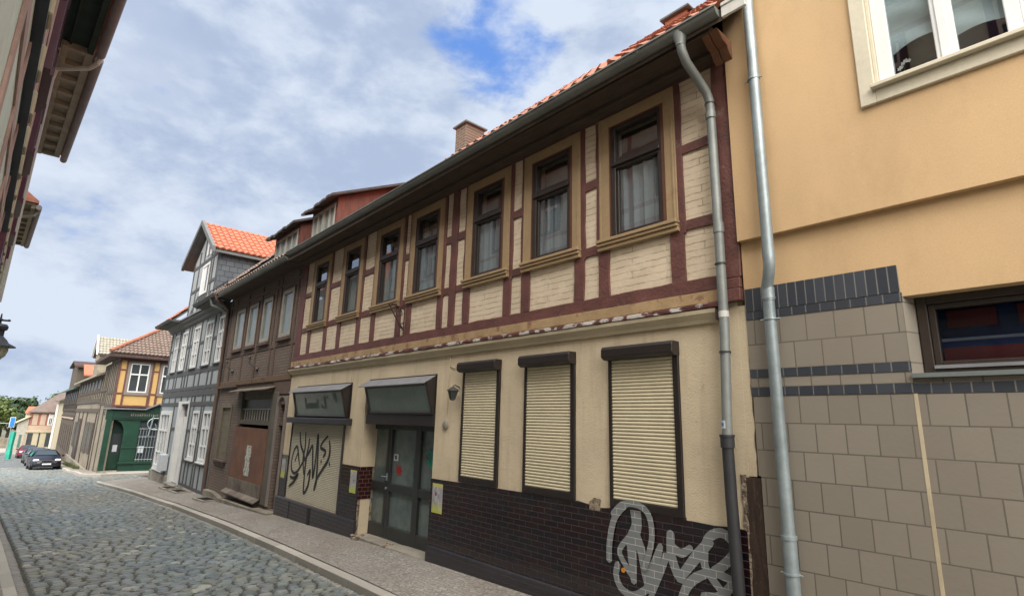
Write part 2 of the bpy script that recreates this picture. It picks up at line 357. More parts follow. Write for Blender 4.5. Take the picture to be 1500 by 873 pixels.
        for e, d in ((0, -1), (m-1, 1)):
            a, b = L[e]; cx, cz, w_ = Q[e]; k2 = e+1 if e == 0 else e-1
            dx, dz = cx-Q[k2][0], cz-Q[k2][1]; l = sqrt(dx*dx+dz*dz) or 1; dx /= l; dz /= l
            arc = [s.P(cx+w_/2*(cos(t)*dx-sin(t)*dz), o, cz+w_/2*(cos(t)*dz+sin(t)*dx)) for t in (pi/3, 0, -pi/3)]
            s.face([a]+arc+[b] if d == 1 else [b]+arc+[a])
        return s
    def build(s, name, mat, parent=None, smooth=False, bevel=0, kind=None, tone=None, norm=True):
        me = bpy.data.meshes.new(name); org = Vector((0, 0, 0))
        p = parent
        while p is not None: org += p.location; p = p.parent
        me.from_pydata([tuple(Vector(v)-org) for v in s.v], [], s.f)
        if norm:
            bm = bmesh.new(); bm.from_mesh(me); bmesh.ops.recalc_face_normals(bm, faces=bm.faces); bm.to_mesh(me); bm.free()
        if smooth:
            me.polygons.foreach_set('use_smooth', [True]*len(me.polygons))
            try: me.set_sharp_from_angle(angle=radians(40))
            except Exception: pass
        if tone:
            at = me.attributes.new('tone', 'FLOAT_COLOR', 'FACE')
            for k, c in enumerate(s.fc): at.data[k].color = (*(c or (.2, .2, .2)), 1)
        me.materials.append(MATS[mat]); me.update()
        o = bpy.data.objects.new(name, me); C.objects.link(o)
        if parent is not None: o.parent = parent
        if bevel:
            b = o.modifiers.new('bevel', 'BEVEL'); b.width = bevel; b.segments = 1; b.limit_method = 'ANGLE'; b.angle_limit = radians(50)
        if kind: o['kind'] = kind
        return o
def tag(o, label=None, cat=None, group=None):
    if label: o['label'] = label
    if cat: o['category'] = cat
    if group: o['group'] = group
    return o
def thing(name, loc, label, cat, group=None):
    o = bpy.data.objects.new(name, None); C.objects.link(o); o.location = loc; o.empty_display_size = .2
    return tag(o, label, cat, group)
def part(name, mat, parent, F=None, *boxes, bevel=0):
    m = MB(F)
    for b in boxes: m.box(*b)
    return m.build(name, mat, parent, bevel=bevel)
def tiled(m, A, U, V, nu, nv, amp=.03, seg=5, step=.03):
    """pantiled slope: A eave corner, U vector along the eave, V vector up the slope"""
    A, U, V = Vector(A), Vector(U), Vector(V); N = U.cross(V).normalized()
    if N.z < 0: N = -N
    for j in range(nv):
        v0, v1 = j/nv, min(1.0, (j+1.12)/nv); r0 = []; r1 = []; rb = []
        for i in range(nu*seg+1):
            t = i/(nu*seg); h = amp*sin(2*pi*i/seg)+R(-.004, .004)
            p = A+U*t+V*v0+N*(h+step); q = A+U*t+V*v1+N*(h*.9-.004); b = A+U*t+V*v0+N*(h*.5-.03)
            m.v.append(tuple(p)); r0.append(len(m.v)-1); m.v.append(tuple(q)); r1.append(len(m.v)-1); m.v.append(tuple(b)); rb.append(len(m.v)-1)
        for i in range(nu*seg):
            m.face([r0[i], r0[i+1], r1[i+1], r1[i]]); m.face([rb[i], rb[i+1], r0[i+1], r0[i]])
    return m
def slab(m, pts, t=.08):
    """thick quad/polygon, pts world, thickness downwards"""
    F = m.F; m.F = lambda x, y, z: (x, y, z)
    a = [m.P(*p) for p in pts]; b = [m.P(p[0], p[1], p[2]-t) for p in pts]; n = len(pts)
    m.face(a); m.face(b[::-1])
    for k in range(n): m.face([a[k], b[k], b[(k+1) % n], a[(k+1) % n]])
    m.F = F; return m
def win(root, F, u0, u1, z0, z1, ncol, bars, sur, sw, fmat, gmat, so=.0, depth=-.06, fw=.05, bw=.03, sill=None, sillm=None, name='window'):
    """window part: surround boards (or the casing itself) > window_frame, pane, sill"""
    w = MB(F)
    if sw:
        w.box(u0-sw, u0, -.05, so, z0-sw, z1+sw); w.box(u1, u1+sw, -.05, so, z0-sw, z1+sw)
        w.box(u0, u1, -.05, so-.001, z1, z1+sw); w.box(u0, u1, -.05, so-.001, z0-sw, z0)
    else:
        sur = fmat
        w.box(u0, u0+fw, depth-.04, depth+.05, z0, z1); w.box(u1-fw, u1, depth-.04, depth+.05, z0, z1)
        w.box(u0+fw, u1-fw, depth-.04, depth+.049, z1-fw, z1); w.box(u0+fw, u1-fw, depth-.04, depth+.049, z0, z0+fw)
    W = w.build(name, sur, root, bevel=.004)
    f = MB(F)
    if sw:
        f.box(u0, u0+fw, depth-.04, depth+.03, z0, z1); f.box(u1-fw, u1, depth-.04, depth+.03, z0, z1)
        f.box(u0+fw, u1-fw, depth-.04, depth+.029, z1-fw, z1); f.box(u0+fw, u1-fw, depth-.04, depth+.029, z0, z0+fw)
    for k in range(1, ncol):
        x = u0+(u1-u0)*k/ncol; f.box(x-bw, x+bw, depth-.03, depth+.034, z0+fw, z1-fw)
    for t in bars:
        z = z0+(z1-z0)*t; bb = bw*(1.2 if t in bars[-1:] else .6)
        f.box(u0+fw, u1-fw, depth-.03, depth+.026, z-bb, z+bb)
    if f.v: f.build('window_frame', fmat, W, bevel=.003)
    part('pane', gmat, W, F, (u0+fw*.5, u1-fw*.5, depth-.02, depth-.012, z0+fw*.5, z1-fw*.5))
    if sill: part('sill', sillm or sur, W, F, sill, bevel=.005)
    return W

# ------------------------------------------------------------------ ground levels
GT = [(-400, -5.4), (-100, -5.4), (-84, -5.1), (-65, -4.5), (-56, -4.15), (-48, -3.8), (-44, -3.52), (-38.7, -3.2), (-29.6, -2.85), (-20.3, -2.52), (-13.9, -2.24), (-7.3, -2.03), (-5.4, -1.99), (5, -1.75), (60, -.9)]
def interp(T, x):
    if x <= T[0][0]: return T[0][1]
    for (a, b), (c, d) in zip(T, T[1:]):
        if x <= c: return b+(d-b)*(x-a)/(c-a)
    return T[-1][1]
def gz(x): return interp(GT, x)
KR = [(-120, 3.3), (-70, 3.45), (-51.7, 3.38), (-42, 3.3), (-38.3, 3.15), (-37.4, 3.35), (-37.0, 4.0)]
KN = [(-31.9, 4.3), (-31.6, 3.5), (-31.2, 3.22), (-30.2, 3.2), (-27, 3.48), (-24, 3.68), (-19, 3.86), (-10.5, 3.83), (-6.5, 3.74), (0, 3.62), (8, 3.5)]
def ykr(x): return interp(KN, x) if x > -34 else interp(KR, x)
def ykl(x): return .40+.0388*(x+9.6)
def zroad(x): return gz(x)-.20

# ------------------------------------------------------------------ terrain, road, pavements
xs = [-400, -250, -180, -140, -100, -84, -65, -56, -48, -44, -38.7, -29.6, -20.3, -13.9, -7.3, -5.4, 5, 20, 60]
m = MB(); ys = [-200, -60, -20, -8, 0, 8, 20, 60, 200]
ids = [[m.P(x, y, gz(x)-.42) for y in ys] for x in xs]
for i in range(len(xs)-1):
    for j in range(len(ys)-1): m.face([ids[i][j], ids[i+1][j], ids[i+1][j+1], ids[i][j+1]])
m.build('ground', 'earth', kind='structure')
def strip(name, mat, x0, x1, n, yfa, yfb, zf, thick=.2):
    m = MB(); L = []
    for i in range(n+1):
        x = x0+(x1-x0)*i/n; ya, yb = yfa(x), yfb(x)
        L.append((m.P(x, ya, zf(x, ya)), m.P(x, (ya+yb)/2, zf(x, (ya+yb)/2)), m.P(x, yb, zf(x, yb)), m.P(x, yb, zf(x, yb)-thick), m.P(x, ya, zf(x, ya)-thick)))
    for i in range(n):
        a, b = L[i], L[i+1]
        for k in range(4): m.face([a[k], a[k+1], b[k+1], b[k]])
    for e in (L[0], L[-1]): m.face(list(e))
    return m.build(name, mat, kind='structure')
strip('road', 'road_setts_far', -100, -60.01, 40, lambda x: ykl(x)-.05, lambda x: ykr(x)+.1, lambda x, y: zroad(x)-.018, .15)
strip('road', 'joint_sand', -60, 8, 68, lambda x: ykl(x)-.05, lambda x: 6.2 if -37.1 < x < -31.8 else ykr(x)+.1, lambda x, y: zroad(x)-.018, .15)
m = MB(); m.grid(lambda a, b: (-37.2+5.5*a, 6.1+22*b, zroad(-37.2+5.5*a)-.022), 6, 8); m.build('side_street', 'road_setts_far', kind='structure')
strip('square', 'pale_ground', -140, -100.02, 10, lambda x: -20, lambda x: 12, lambda x, y: -5.55, .1)
def side(x, y): return gz(x)-.08*max(0, (5-y)/1.2)
strip('pavement', 'pavement_mosaic', -31.2, 8, 80, lambda x: ykr(x)+.13, lambda x: 5.05, side)
m = MB(); m.grid(lambda a, b: (-31.45+1.75*a, 5.06+20*b, gz(-30)-.08), 2, 10); m.build('pavement', 'pavement_mosaic', kind='structure')
strip('pavement', 'pavement_mosaic', -95, -37.6, 60, lambda x: ykr(x)+.14, lambda x: 4.3, lambda x, y: gz(x)-.07)
m = MB(); m.grid(lambda a, b: (-38.75+1.6*a, 4.31+20*b, gz(-38)-.075), 2, 10); m.build('pavement', 'pale_ground', kind='structure')
strip('pavement', 'pavement_mosaic', -100, 8, 100, lambda x: ykl(x)-9, lambda x: ykl(x)-.13, lambda x, y: gz(x)-.11)
def kerb(path, w, top, name='kerb', hgt=.2, side_=1):
    m = MB(); P = []
    for (a, b) in zip(path, path[1:]):
        L = sqrt((b[0]-a[0])**2+(b[1]-a[1])**2); n = max(1, int(L/1.0))
        for k in range(n): P.append((a[0]+(b[0]-a[0])*k/n, a[1]+(b[1]-a[1])*k/n))
    P.append(path[-1])
    for a, b in zip(P, P[1:]):
        d = Vector((b[0]-a[0], b[1]-a[1])); L = d.length; d /= L; nrm = Vector((-d.y, d.x))*side_; g = .006; q = []
        for pt in (Vector(a)+d*g, Vector(b)-d*g):
            for wv in (0, w):
                p = pt+nrm*wv; q.append((p.x, p.y, top(p.x)))
        q = [q[0], q[1], q[3], q[2]]; c = R(.85, 1.15)
        A = [m.P(x, y, z+(-.012 if k in (0, 3) else 0)) for k, (x, y, z) in enumerate(q)]; B = [m.P(x, y, z-hgt) for x, y, z in q]
        for f in ([A[0], A[1], A[2], A[3]], [A[0], A[3], B[3], B[0]], [A[1], B[1], B[2], A[2]], [A[0], B[0], B[1], A[1]], [A[3], A[2], B[2], B[3]]): m.face(f, (.42*c, .39*c, .34*c))
    return m.build(name, 'slab', kind='structure', tone=True, bevel=.006)
kerb([p for p in KN if p[0] <= 8], .14, lambda x: gz(x)-.085, side_=1)
kerb([(-37.0, 26), (-37.0, 4.0), (-37.4, 3.35), (-38.3, 3.15), (-42, 3.3), (-51.7, 3.38), (-95, 3.4)], .14, lambda x: gz(x)-.065, side_=-1)
kerb([(x, ykl(x)-.13) for x in (-98, -60, -30, -10, 8)], .13, lambda x: gz(x)-.105, side_=1)
# setts: one rounded stone each
m = MB(); x = 2.0
def stone(x, y, lx, ly, z, col):
    a = R(-.12, .12); n = 7; out = []; mid = []; k0 = R(0, 1)
    for k in range(n):
        t = 2*pi*(k+k0)/n; e = 1/max(abs(cos(t)), abs(sin(t)))**.55*R(.9, 1.06)
        dx, dy = cos(t)*lx*e, sin(t)*ly*e; dx, dy = dx*cos(a)-dy*sin(a), dx*sin(a)+dy*cos(a)
        out.append(m.P(x+dx, y+dy, z-.02)); mid.append(m.P(x+dx*.8, y+dy*.8, z+.008+R(-.002, .002)))
    c = m.P(x+R(-.01, .01), y, z+.014)
    for k in range(n):
        j = (k+1) % n; m.face([out[k], out[j], mid[j], mid[k]], col); m.face([mid[k], mid[j], c], col)
PAL = [(.135, .165, .175), (.115, .14, .155), (.16, .185, .185), (.145, .165, .15), (.10, .12, .135), (.18, .195, .19), (.14, .15, .165), (.155, .165, .14)]
while x > -60:
    px_ = .125 if x > -26 else (.17 if x > -40 else .24)
    y = ykl(x)+.17; y1 = ykr(x)-.12 if not -37.3 < x < -31.5 else 5.5; off = R(-.03, .03)
    while y < y1:
        w = R(.14, .24)*(1 if x > -26 else 1.3); c = random.choice(PAL); k = R(.78, 1.2); c = (c[0]*k*1.2, c[1]*k*1.14, c[2]*k*1.06)
        if random.random() < .02: c = (.36, .35, .29)
        patch = sin(x*.5+1)*sin(y*1.3+x*.2); c = (c[0]*(1-.1*patch), c[1], c[2]*(1+.1*patch))
        stone(x+R(-.02, .02)+.03*sin(y*2.2+off), y+w/2, px_*.44, w*.45, zroad(x)+R(-.004, .006), c); y += w
    # gutter rows
    y = ykl(x)+.075; stone(x, y, px_*.46, .075, zroad(x)+.004, sc((.23, .2, .16), R(.85, 1.15)))
    stone(x, ykr(x)-.06 if not -37.3 < x < -31.5 else 5.4, px_*.46, .055, zroad(x)+.004, sc((.25, .235, .205), R(.8, 1.25)))
    x -= px_
m.build('cobblestones', 'cobble', kind='structure', tone=True, smooth=False, norm=False)
# cellar gratings in the pavement
for k, (gx0, gx1) in enumerate(((-24.6, -23.6), (-23.0, -21.9), (-19.4, -18.3))):
    t = thing('cellar_grate', (gx0, 4.7, gz(gx0)), ('dark cellar light in the pavement nearest the grey house door', 'dark cellar light in the pavement under the right ground floor windows of the grey house', 'dark cellar light in the pavement before the brick house')[k], 'grate', 'cellar lights in the pavement')
    F = lambda u, o, z: (u, 4.93-o, gz(u)+z)
    part('frame', 'concrete', t, F, (gx0-.09, gx1+.09, -.02, .07, -.05, .03), (gx0-.09, gx1+.09, .38, .46, -.05, .012), (gx0-.09, gx0, .07, .38, -.05, .022), (gx1, gx1+.09, .07, .38, -.05, .022))
    g = MB(F); g.box(gx0, gx1, .07, .38, -.06, .004)
    g.build('pit', 'near_black', t)
    g = MB(F)
    for q in range(9): xx = gx0+(gx1-gx0)*(q+.5)/9; g.box(xx-.015, xx+.015, .072, .378, .005, .014)
    g.build('bars', 'iron_pipe', t)

# ------------------------------------------------------------------ MAIN HOUSE
F = FY(5.0)
H = thing('timber_framed_house', (-8, 5, -2.05), 'cream house with maroon timber framing upstairs and three closed roller shutters beside the shop door', 'house')
WN = [(-13.05, -12.04), (-11.40, -10.40), (-9.85, -8.78), (-8.51, -7.44), (-6.79, -5.73), (-5.43, -4.36), (-4.05, -2.97)]
Z0, Z1 = 2.17, 3.78
# rendering with openings
part('wall', 'cream_plaster', H, F)
bpy.data.objects.remove(bpy.data.objects['wall'])
m = MB(F)
SH = [(-6.71, -5.85), (-5.345, -4.46), (-3.945, -3.05)]
holes = [(a+.02, b-.02, -.83, .71) for a, b in SH]+[(-13.43, -10.6, -1.8, .6), (-9.83, -7.43, -2.3, .66)]
m.wall(-13.86, -2.40, -2.35, 1.33, holes, -.25, 0); GW = m.build('wall', 'cream_plaster', H)
# door recess cheeks
part('door_reveal', 'cream_plaster', H, None, (-9.98, -9.832, 5.002, 5.45, -.88, .70)); part('door_reveal', 'cream_plaster', H, None, (-7.428, -7.3, 5.002, 5.45, -2.0, .70)); part('door_reveal', 'rubble', H, None, (-9.98, -9.835, 5.002, 5.45, -2.1, -.885))
m = MB(F); m.wall(-13.86, -2.42, 1.33, 3.95, [(a+.15, b-.12, Z0, Z1-.14) for a, b in WN], -.25, 0)
m.build('infill_panels', 'painted_brick', H)
tm = MB(F); J = .010
def post(u0, u1, z0, z1, d=.022): tm.bar(((u0+u1)/2, z0), ((u0+u1)/2, z1), u1-u0, d, J, .2, .001)
def rail(u0, u1, z0, z1, d=.020): tm.bar((u0, (z0+z1)/2), (u1, (z0+z1)/2), z1-z0, d, J, .2, .001)
rail(-13.86, -2.5, 1.33, 1.475, .03)
rail(-13.86, -2.5, 3.79, 3.95, .024)
post(-13.84, -13.5, 1.475, 3.79, .026)
for k, (a, b) in enumerate(WN):
    post(b-.002, b+.072, 2.0, 3.79); post(a-.052, a+.002, 2.0, 3.79)
    post(b-.11, b+.05, 1.475, 2.03, .024); post(a-.03, a+.135, 1.475, 2.03, .024)
    n = WN[k+1][0] if k < 6 else -2.5
    e0, e1 = b+.07, n-.05
    if k == 3:
        for q0, q1 in ((e0, -7.21), (-7.03, e1)): rail(q0, q1, 2.90, 3.02); rail(q0, q1, 2.02, 2.14)
    else: rail(e0, e1, 2.90, 3.02); rail(e0, e1, 2.02, 2.14)
rail(-13.5, -13.1, 2.90, 3.01); rail(-13.5, -13.1, 2.02, 2.13)
post(-7.21, -7.035, 1.475, 3.79, .028)
tm.build('timber_frame', 'maroon_timber', H, bevel=.003)
m = MB(F)
m.bar((-2.425, 1.42), (-2.42, 3.86), .18, .035, .008, .2, .0); m.box(-2.56, -2.335, .0, .05, 1.31, 1.415); m.box(-2.55, -2.33, .0, .075, 1.18, 1.305)
m.build('corner_post', 'maroon_timber', H, bevel=.008)
# windows
def main_window(k, a, b):
    w = MB(F); fl, fr = a+.165, b-.14; zt = 3.63
    w.box(a, fl, -.06, .034, Z0, Z1); w.box(fr, b, -.06, .034, Z0, Z1); w.box(fl, fr, -.06, .033, zt, Z1)
    w.box(a+.01, a+.04, .035, .042, Z0, Z1-.01); w.box(fr+.09, fr+.115, .035, .042, Z0, Z1-.01)
    W = w.build('window', 'ochre_board', H, bevel=.005)
    part('sill', 'ochre_board', W, F, (a-.01, b+.01, .0, .10, 2.125, 2.165), (a-.005, b+.005, .0, .085, 2.085, 2.122), (a-.01, b+.01, .0, .065, 2.035, 2.083), bevel=.006)
    part('reveal', 'inner_brown', W, F, (fl, fl+.018, -.14, .036, Z0, zt), (fr-.035, fr, -.14, .036, Z0, zt), (fl+.018, fr-.035, -.14, .035, zt-.02, zt))
    f = MB(F); L, Rr = fl+.018, fr-.035; D = -.015
    for s0, s1, t0, t1 in ((L, L+.07, Z0, zt-.02), (Rr-.05, Rr, Z0, zt-.02)): f.box(s0, s1, D-.03, D+.045, t0, t1)
    f.box(L+.07, Rr-.05, D-.03, D+.043, zt-.07, zt-.02); f.box(L+.07, Rr-.05, D-.03, D+.043, Z0, Z0+.055)
    f.box(L+.07, Rr-.05, D-.03, D+.043, 3.04, 3.18); f.box(L+.02, Rr-.02, D+.0435, D+.07, 3.075, 3.115)
    f.box(L+.072, L+.10, D-.02, D+.02, Z0+.057, 3.038); f.box(Rr-.078, Rr-.052, D-.02, D+.02, Z0+.057, 3.038)
    f.build('window_frame', 'brown_frame', W, bevel=.004)
    gq = MB(F); gq.grid(lambda s_, t_: (L+.06+(Rr-.10-L)*s_, D-.004, Z0+.05+(zt-.11-Z0)*t_), 1, 1); gq.build('pane', 'window_glass', W, norm=False)
    c = MB(F); n = 26; x0, x1 = L+.04, Rr-.03; ph = R(0, 6)
    top = 3.02 if k not in (0, 1) else 3.0
    c.grid(lambda s, t: (x0+(x1-x0)*s, -.085+.022*sin(s*n+ph)+.010*sin(s*57), Z0+.03+(top-Z0)*t), 60, 3)
    c.build('curtain', 'curtain', W, smooth=True)
for k, (a, b) in enumerate(WN): main_window(k, a, b)
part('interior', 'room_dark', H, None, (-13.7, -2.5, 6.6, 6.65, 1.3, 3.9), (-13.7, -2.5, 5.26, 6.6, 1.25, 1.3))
# cornice between floors
part('fascia_board', 'ochre_peeling', H, F, (-13.9, -2.56, .0, .045, 1.21, 1.33), bevel=.004)
m = MB(F); n = 70
prev = None
def ck(a, b):
    u = -13.92+(11.38)*a; q = [(.0, 1.205), (.075, 1.20), (.10, 1.185), (.105, 1.15), (.0, 1.14)]
    o, z = q[int(round(b*4))]; return (u, o+(R(-.006, .006) if o else 0), z+(R(-.004, .004) if o else 0))
m.grid(ck, n, 4); m.build('cornice', 'maroon_peeling', H)
m = MB(F); m.profile([(0, 1.138), (.095, 1.138), (.09, 1.10), (.05, 1.045), (.035, 1.01), (0, 1.005)], -13.9, -2.58); m.build('cornice', 'cream_trim', H)
# eaves
part('soffit', 'soffit_wood', H, None, (-13.75, -2.25, 4.50, 4.98, 3.85, 3.89), (-13.75, -2.25, 4.50, 4.53, 3.70+.12, 3.99), (-13.75, -2.3, 4.80, 4.975, 3.80, 3.849), bevel=.004)
m = MB()
A = (-13.55, 4.40, 3.985); U = (11.46, 0, 0); V = (0, 4.1, 3.86)
tiled(m, A, U, V, 60, 17, .018, 6, .025)
for k_, (vx, vy, vz) in enumerate(m.v):
    f_ = min(1, max(0, (-vx-5.9)/1.5)); f_ = f_*f_*(3-2*f_); m.v[k_] = (vx, vy, vz-f_*(.05+.055*(vy-4.4)))
RF = m.build('roof', 'pantile', H, smooth=False, norm=False)
rb = MB(); slab(rb, [(-13.55, 4.45, 3.88), (-2.1, 4.45, 3.94), (-2.1, 8.5, 7.75), (-13.55, 8.5, 7.45)], .12)
slab(rb, [(-13.55, 8.5, 7.44), (-2.1, 8.5, 7.74), (-2.1, 12.5, 3.9), (-13.55, 12.5, 3.9)], .12)
rb.build('roof_underside', 'soffit_wood', RF)
def chimney(parent, x0, x1, y0, y1, z0, z1, m1='chimney_brick', cap=.06, name='chimney'):
    c = part(name, m1, parent, None, (x0, x1, y0, y1, z0, z1), bevel=.01)
    return part('cap', 'grey_cornice', parent, None, (x0-cap, x1+cap, y0-cap, y1+cap, z1+.001, z1+.045), bevel=.006)
chimney(RF, -10.42, -9.98, 7.15, 7.72, 5.8, 7.2, 'chimney_brick', .06)
sl = MB(); slab(sl, [(-10.6, 6.7, 6.03), (-9.8, 6.7, 6.03), (-9.8, 7.14, 6.42), (-10.6, 7.14, 6.42)], .02); sl.build('flashing', 'white_metal', RF)
chimney(RF, -4.40, -3.98, 7.2, 7.8, 5.8, 6.76, 'orange_render', .06)
def gutter(parent, x0, x1, y, z, r, mat, name='gutter', seg=10, joints=1.2):
    g = MB(); n = 2
    for (ra, fl) in ((r, 1), (r-.008, -1)):
        def fn(a, b, ra=ra): t = pi+pi*b; return (x0+(x1-x0)*a, y+ra*cos(t), z+ra*sin(t))
        g.grid(fn, 1, seg)
    g.box(x0, x1, y-r-.012, y-r+.004, z-.006, z+.012)
    for xe in (x0, x1):
        c = [g.P(xe, y+r*cos(pi+pi*k/seg), z+r*sin(pi+pi*k/seg)) for k in range(seg+1)]; g.face(c)
    x = x0+.8
    while x < x1-.2:
        g.grid(lambda a, b, x=x: (x+.03*a, y+(r+.006)*cos(pi+pi*b), z+(r+.006)*sin(pi+pi*b)), 1, seg); x += joints
    return g.build(name, mat, parent, smooth=True, norm=False)
gutter(H, -13.42, -2.12, 4.435, 3.945, .08, 'gutter_zinc')
# right end of the eaves: boards and carved bracket
part('barge_board', 'white_metal', H, None, (-2.095, -1.86, 4.43, 4.46, 3.84, 3.99), (-2.095, -1.86, 4.42, 4.429, 3.955, 3.995), bevel=.004)
m = MB()
for xa, xb in ((-2.37, -2.29), (-2.283, -2.19)):
    a = [(xa, 4.52, 3.84), (xa, 4.82, 3.84), (xa, 4.82, 3.63), (xa, 4.77, 3.67), (xa, 4.72, 3.74), (xa, 4.64, 3.76), (xa, 4.58, 3.80)]
    i = [m.P(*p) for p in a]; j = [m.P(xb, p[1], p[2]) for p in a]; m.face(i[::-1]); m.face(j)
    for k in range(len(a)): m.face([i[k], i[(k+1) % 7], j[(k+1) % 7], j[k]])
m.build('eaves_bracket', 'bracket_wood', H, bevel=.005)
# downpipe
m = MB(); pts = [(-2.54, 4.44, 3.80), (-2.54, 4.455, 3.73), (-2.537, 4.53, 3.63), (-2.525, 4.70, 3.53), (-2.508, 4.85, 3.42), (-2.50, 4.89, 3.33), (-2.50, 4.9, 3.22), (-2.493, 4.9, 2.2), (-2.49, 4.888, 2.02), (-2.49, 4.9, 1.95), (-2.492, 4.9, .9), (-2.528, 4.9, -.10)]
m.tube(pts, .046, 16); m.tube([(-2.499, 4.895, 3.20), (-2.499, 4.895, 3.13)], .053, 16); m.tube([(-2.49, 4.9, 1.98), (-2.49, 4.9, 1.88)], .052, 16)
DP = m.build('downpipe', 'zinc_pipe_old', H, smooth=True)
m = MB(); m.lathe((-2.54, 4.44, 0), [(.048, 3.78), (.05, 3.81), (.08, 3.90), (.085, 3.96), (.083, 3.962)], 14); m.build('hopper', 'zinc_pipe_old', DP, smooth=True)
for z, x in ((3.30, -2.50), (1.56, -2.491), (.70, -2.499)):
    m = MB(); m.lathe((x, 4.897, z), [(.047, -.007), (.054, -.007), (.054, .007), (.047, .007)], 16); m.tube([(x, 4.94, z), (x, 5.0, z)], .007, 6); m.build('pipe_clamp', 'dark_metal', DP, smooth=True)
m = MB(); m.lathe((-2.491, 4.9, 1.06), [(.0465, -.03), (.048, -.03), (.048, .03), (.0465, .03)], 16); m.build('pipe_band', 'white_metal', DP, smooth=True)
m = MB(); m.tube([(-2.53, 4.9, -.16), (-2.525, 4.9, -.6), (-2.505, 4.9, -1.4), (-2.50, 4.9, -2.1)], .052, 16); m.tube([(-2.53, 4.9, -.07), (-2.53, 4.9, -.17)], .062, 16); m.tube([(-2.53, 4.9, -.055), (-2.53, 4.9, -.075)], .068, 16)
m.build('cast_iron_pipe', 'iron_pipe', DP, smooth=True)
m = MB(); m.grid(lambda a, b: (-2.524+.0475*cos(radians(205+75*a)), 4.9+.0475*sin(radians(205+75*a)), .0+.07*b), 6, 1)
stk = m.build('sticker', 'sign_white', DP); m = MB(); m.grid(lambda a, b: (-2.524+.0485*cos(radians(222+38*a)), 4.9+.0485*sin(radians(222+38*a)), .02+.03*b), 4, 1); m.build('sticker', 'sign_blue', DP)
# damaged right edge of the wall
def ragged(u0, u1, z0, z1, jl, jr, n=26):
    a = []; b = []
    for k in range(n+1):
        z = z0+(z1-z0)*k/n; a.append((u0+R(-jl, jl), z)); b.append((u1+R(-jr, jr), z))
    return a+b[::-1]
def raggedm(name, mat, o0, o1, *a, F_=None):
    m = MB(F_ or F); m.prism(ragged(*a), o0, o1); return m.build(name, mat, H)
raggedm('rubble_edge', 'rubble', -.2, .012, -2.465, -2.425, -2.2, -.40, .010, .012)
raggedm('rubble_edge', 'rubble', -.2, -.008, -2.44, -2.36, -.40, 1.15, .01, .01)
raggedm('wall', 'cream_plaster', -.2, -.002, -2.42, -2.325, -.41, 1.14, .0, .010)
raggedm('old_post', 'rotten_wood', -.25, .006, -2.43, -2.292, -2.2, -.42, .004, .003)
m = MB(F); m.box(-2.575, -2.54, .0, .10, 1.02, 1.12); m.build('wall_stub', 'dark_timber', H)
# black tiled dado
m = MB(F); m.prism([(-7.43, -2.05), (-2.44, -2.05), (-2.44, -.875), (-2.56, -.86), (-2.75, -.875), (-2.98, -.868), (-3.04, -.87), (-3.04, -.845), (-3.95, -.845), (-3.95, -.87), (-4.08, -.885), (-4.09, -.92), (-4.25, -.925), (-4.26, -.87), (-4.42, -.85), (-7.43, -.87)], .0, .018)
DD = m.build('tiled_dado', 'black_tile', H)
part('tiled_dado', 'black_tile', H, F, (-10.58, -9.83, 0, .018, -1.82, -.875)); part('tiled_dado', 'black_tile', H, F, (-13.86, -13.44, 0, .018, -1.85, -.88))
part('tiled_dado', 'black_tile_side', H, None, (-9.83-.001, -9.812, 4.984, 5.25, -1.45, -.877))
raggedm('rubble_edge', 'rubble', -.05, .004, -9.87, -9.825, -2.1, -1.45, .006, .006)
m = MB(); m.profile([(0, 0)], 0, 0) if False else None
for a, b, zt in ((-7.41, -2.44, -1.815),):
    m = MB(F); m.profile([(.0, -2.3), (.06, -2.3), (.06, zt-.03), (.052, zt-.008), (.035, zt), (.0, zt)], a, b); m.build('plinth', 'plinth_tile', H)
m = MB(F); m.profile([(.0, -2.5), (.05, -2.5), (.05, -1.84), (.04, -1.815), (.0, -1.81)], -13.9, -9.80); m.build('plinth', 'plinth_tile', H)
part('drain_slot', 'near_black', H, F, (-11.93, -11.80, .0505, .062, -2.18, -1.85), (-13.0, -12.97, .0505, .056, -2.2, -1.85))
# plaster crumbs
for (u, z, s_) in ((-4.17, -.895, .09),):
    m = MB(F); m.prism([(-4.25, -.92), (-4.10, -.92), (-4.09, -.80), (-4.18, -.79), (-4.25, -.84)], .0, .012); m.build('bare_brick', 'rubble', GW)
# roller shutters
def slats(m, u0, u1, z0, z1, p, o=.0):
    n = int(round((z1-z0)/p)); p = (z1-z0)/n
    for k in range(n):
        z = z0+k*p; q = [(o-.006, z+.002), (o, z+.003), (o+.009, z+p*.3), (o+.010, z+p*.6), (o+.004, z+p*.93), (o-.006, z+p*.97)]
        a = [m.P(u0, *t) for t in q]; b = [m.P(u1, *t) for t in q]
        for j in range(5): m.face([a[j], b[j], b[j+1], a[j+1]])
    m.box(u0, u1, o-.02, o-.008, z0, z1)
for k, (a, b) in enumerate(SH):
    m = MB(F); slats(m, a+.045, b-.065, -.775, .72, .037, .012); S = m.build('roller_shutter', 'shutter_cream', H, norm=True)
    part('guide_frame', 'shutter_brown', S, F, (a, a+.045, -.03, .032, -.85, .72), (b-.065, b, -.03, .032, -.85, .72), (a+.045, b-.065, -.03, .03, -.85, -.775), bevel=.003)
    m = MB(F); m.profile([(0, .715), (.10, .715), (.145, .745), (.145, .83), (.12, .862), (0, .862)], a-.012, b+.008); m.build('shutter_box', 'shutter_brown', S, bevel=.004)
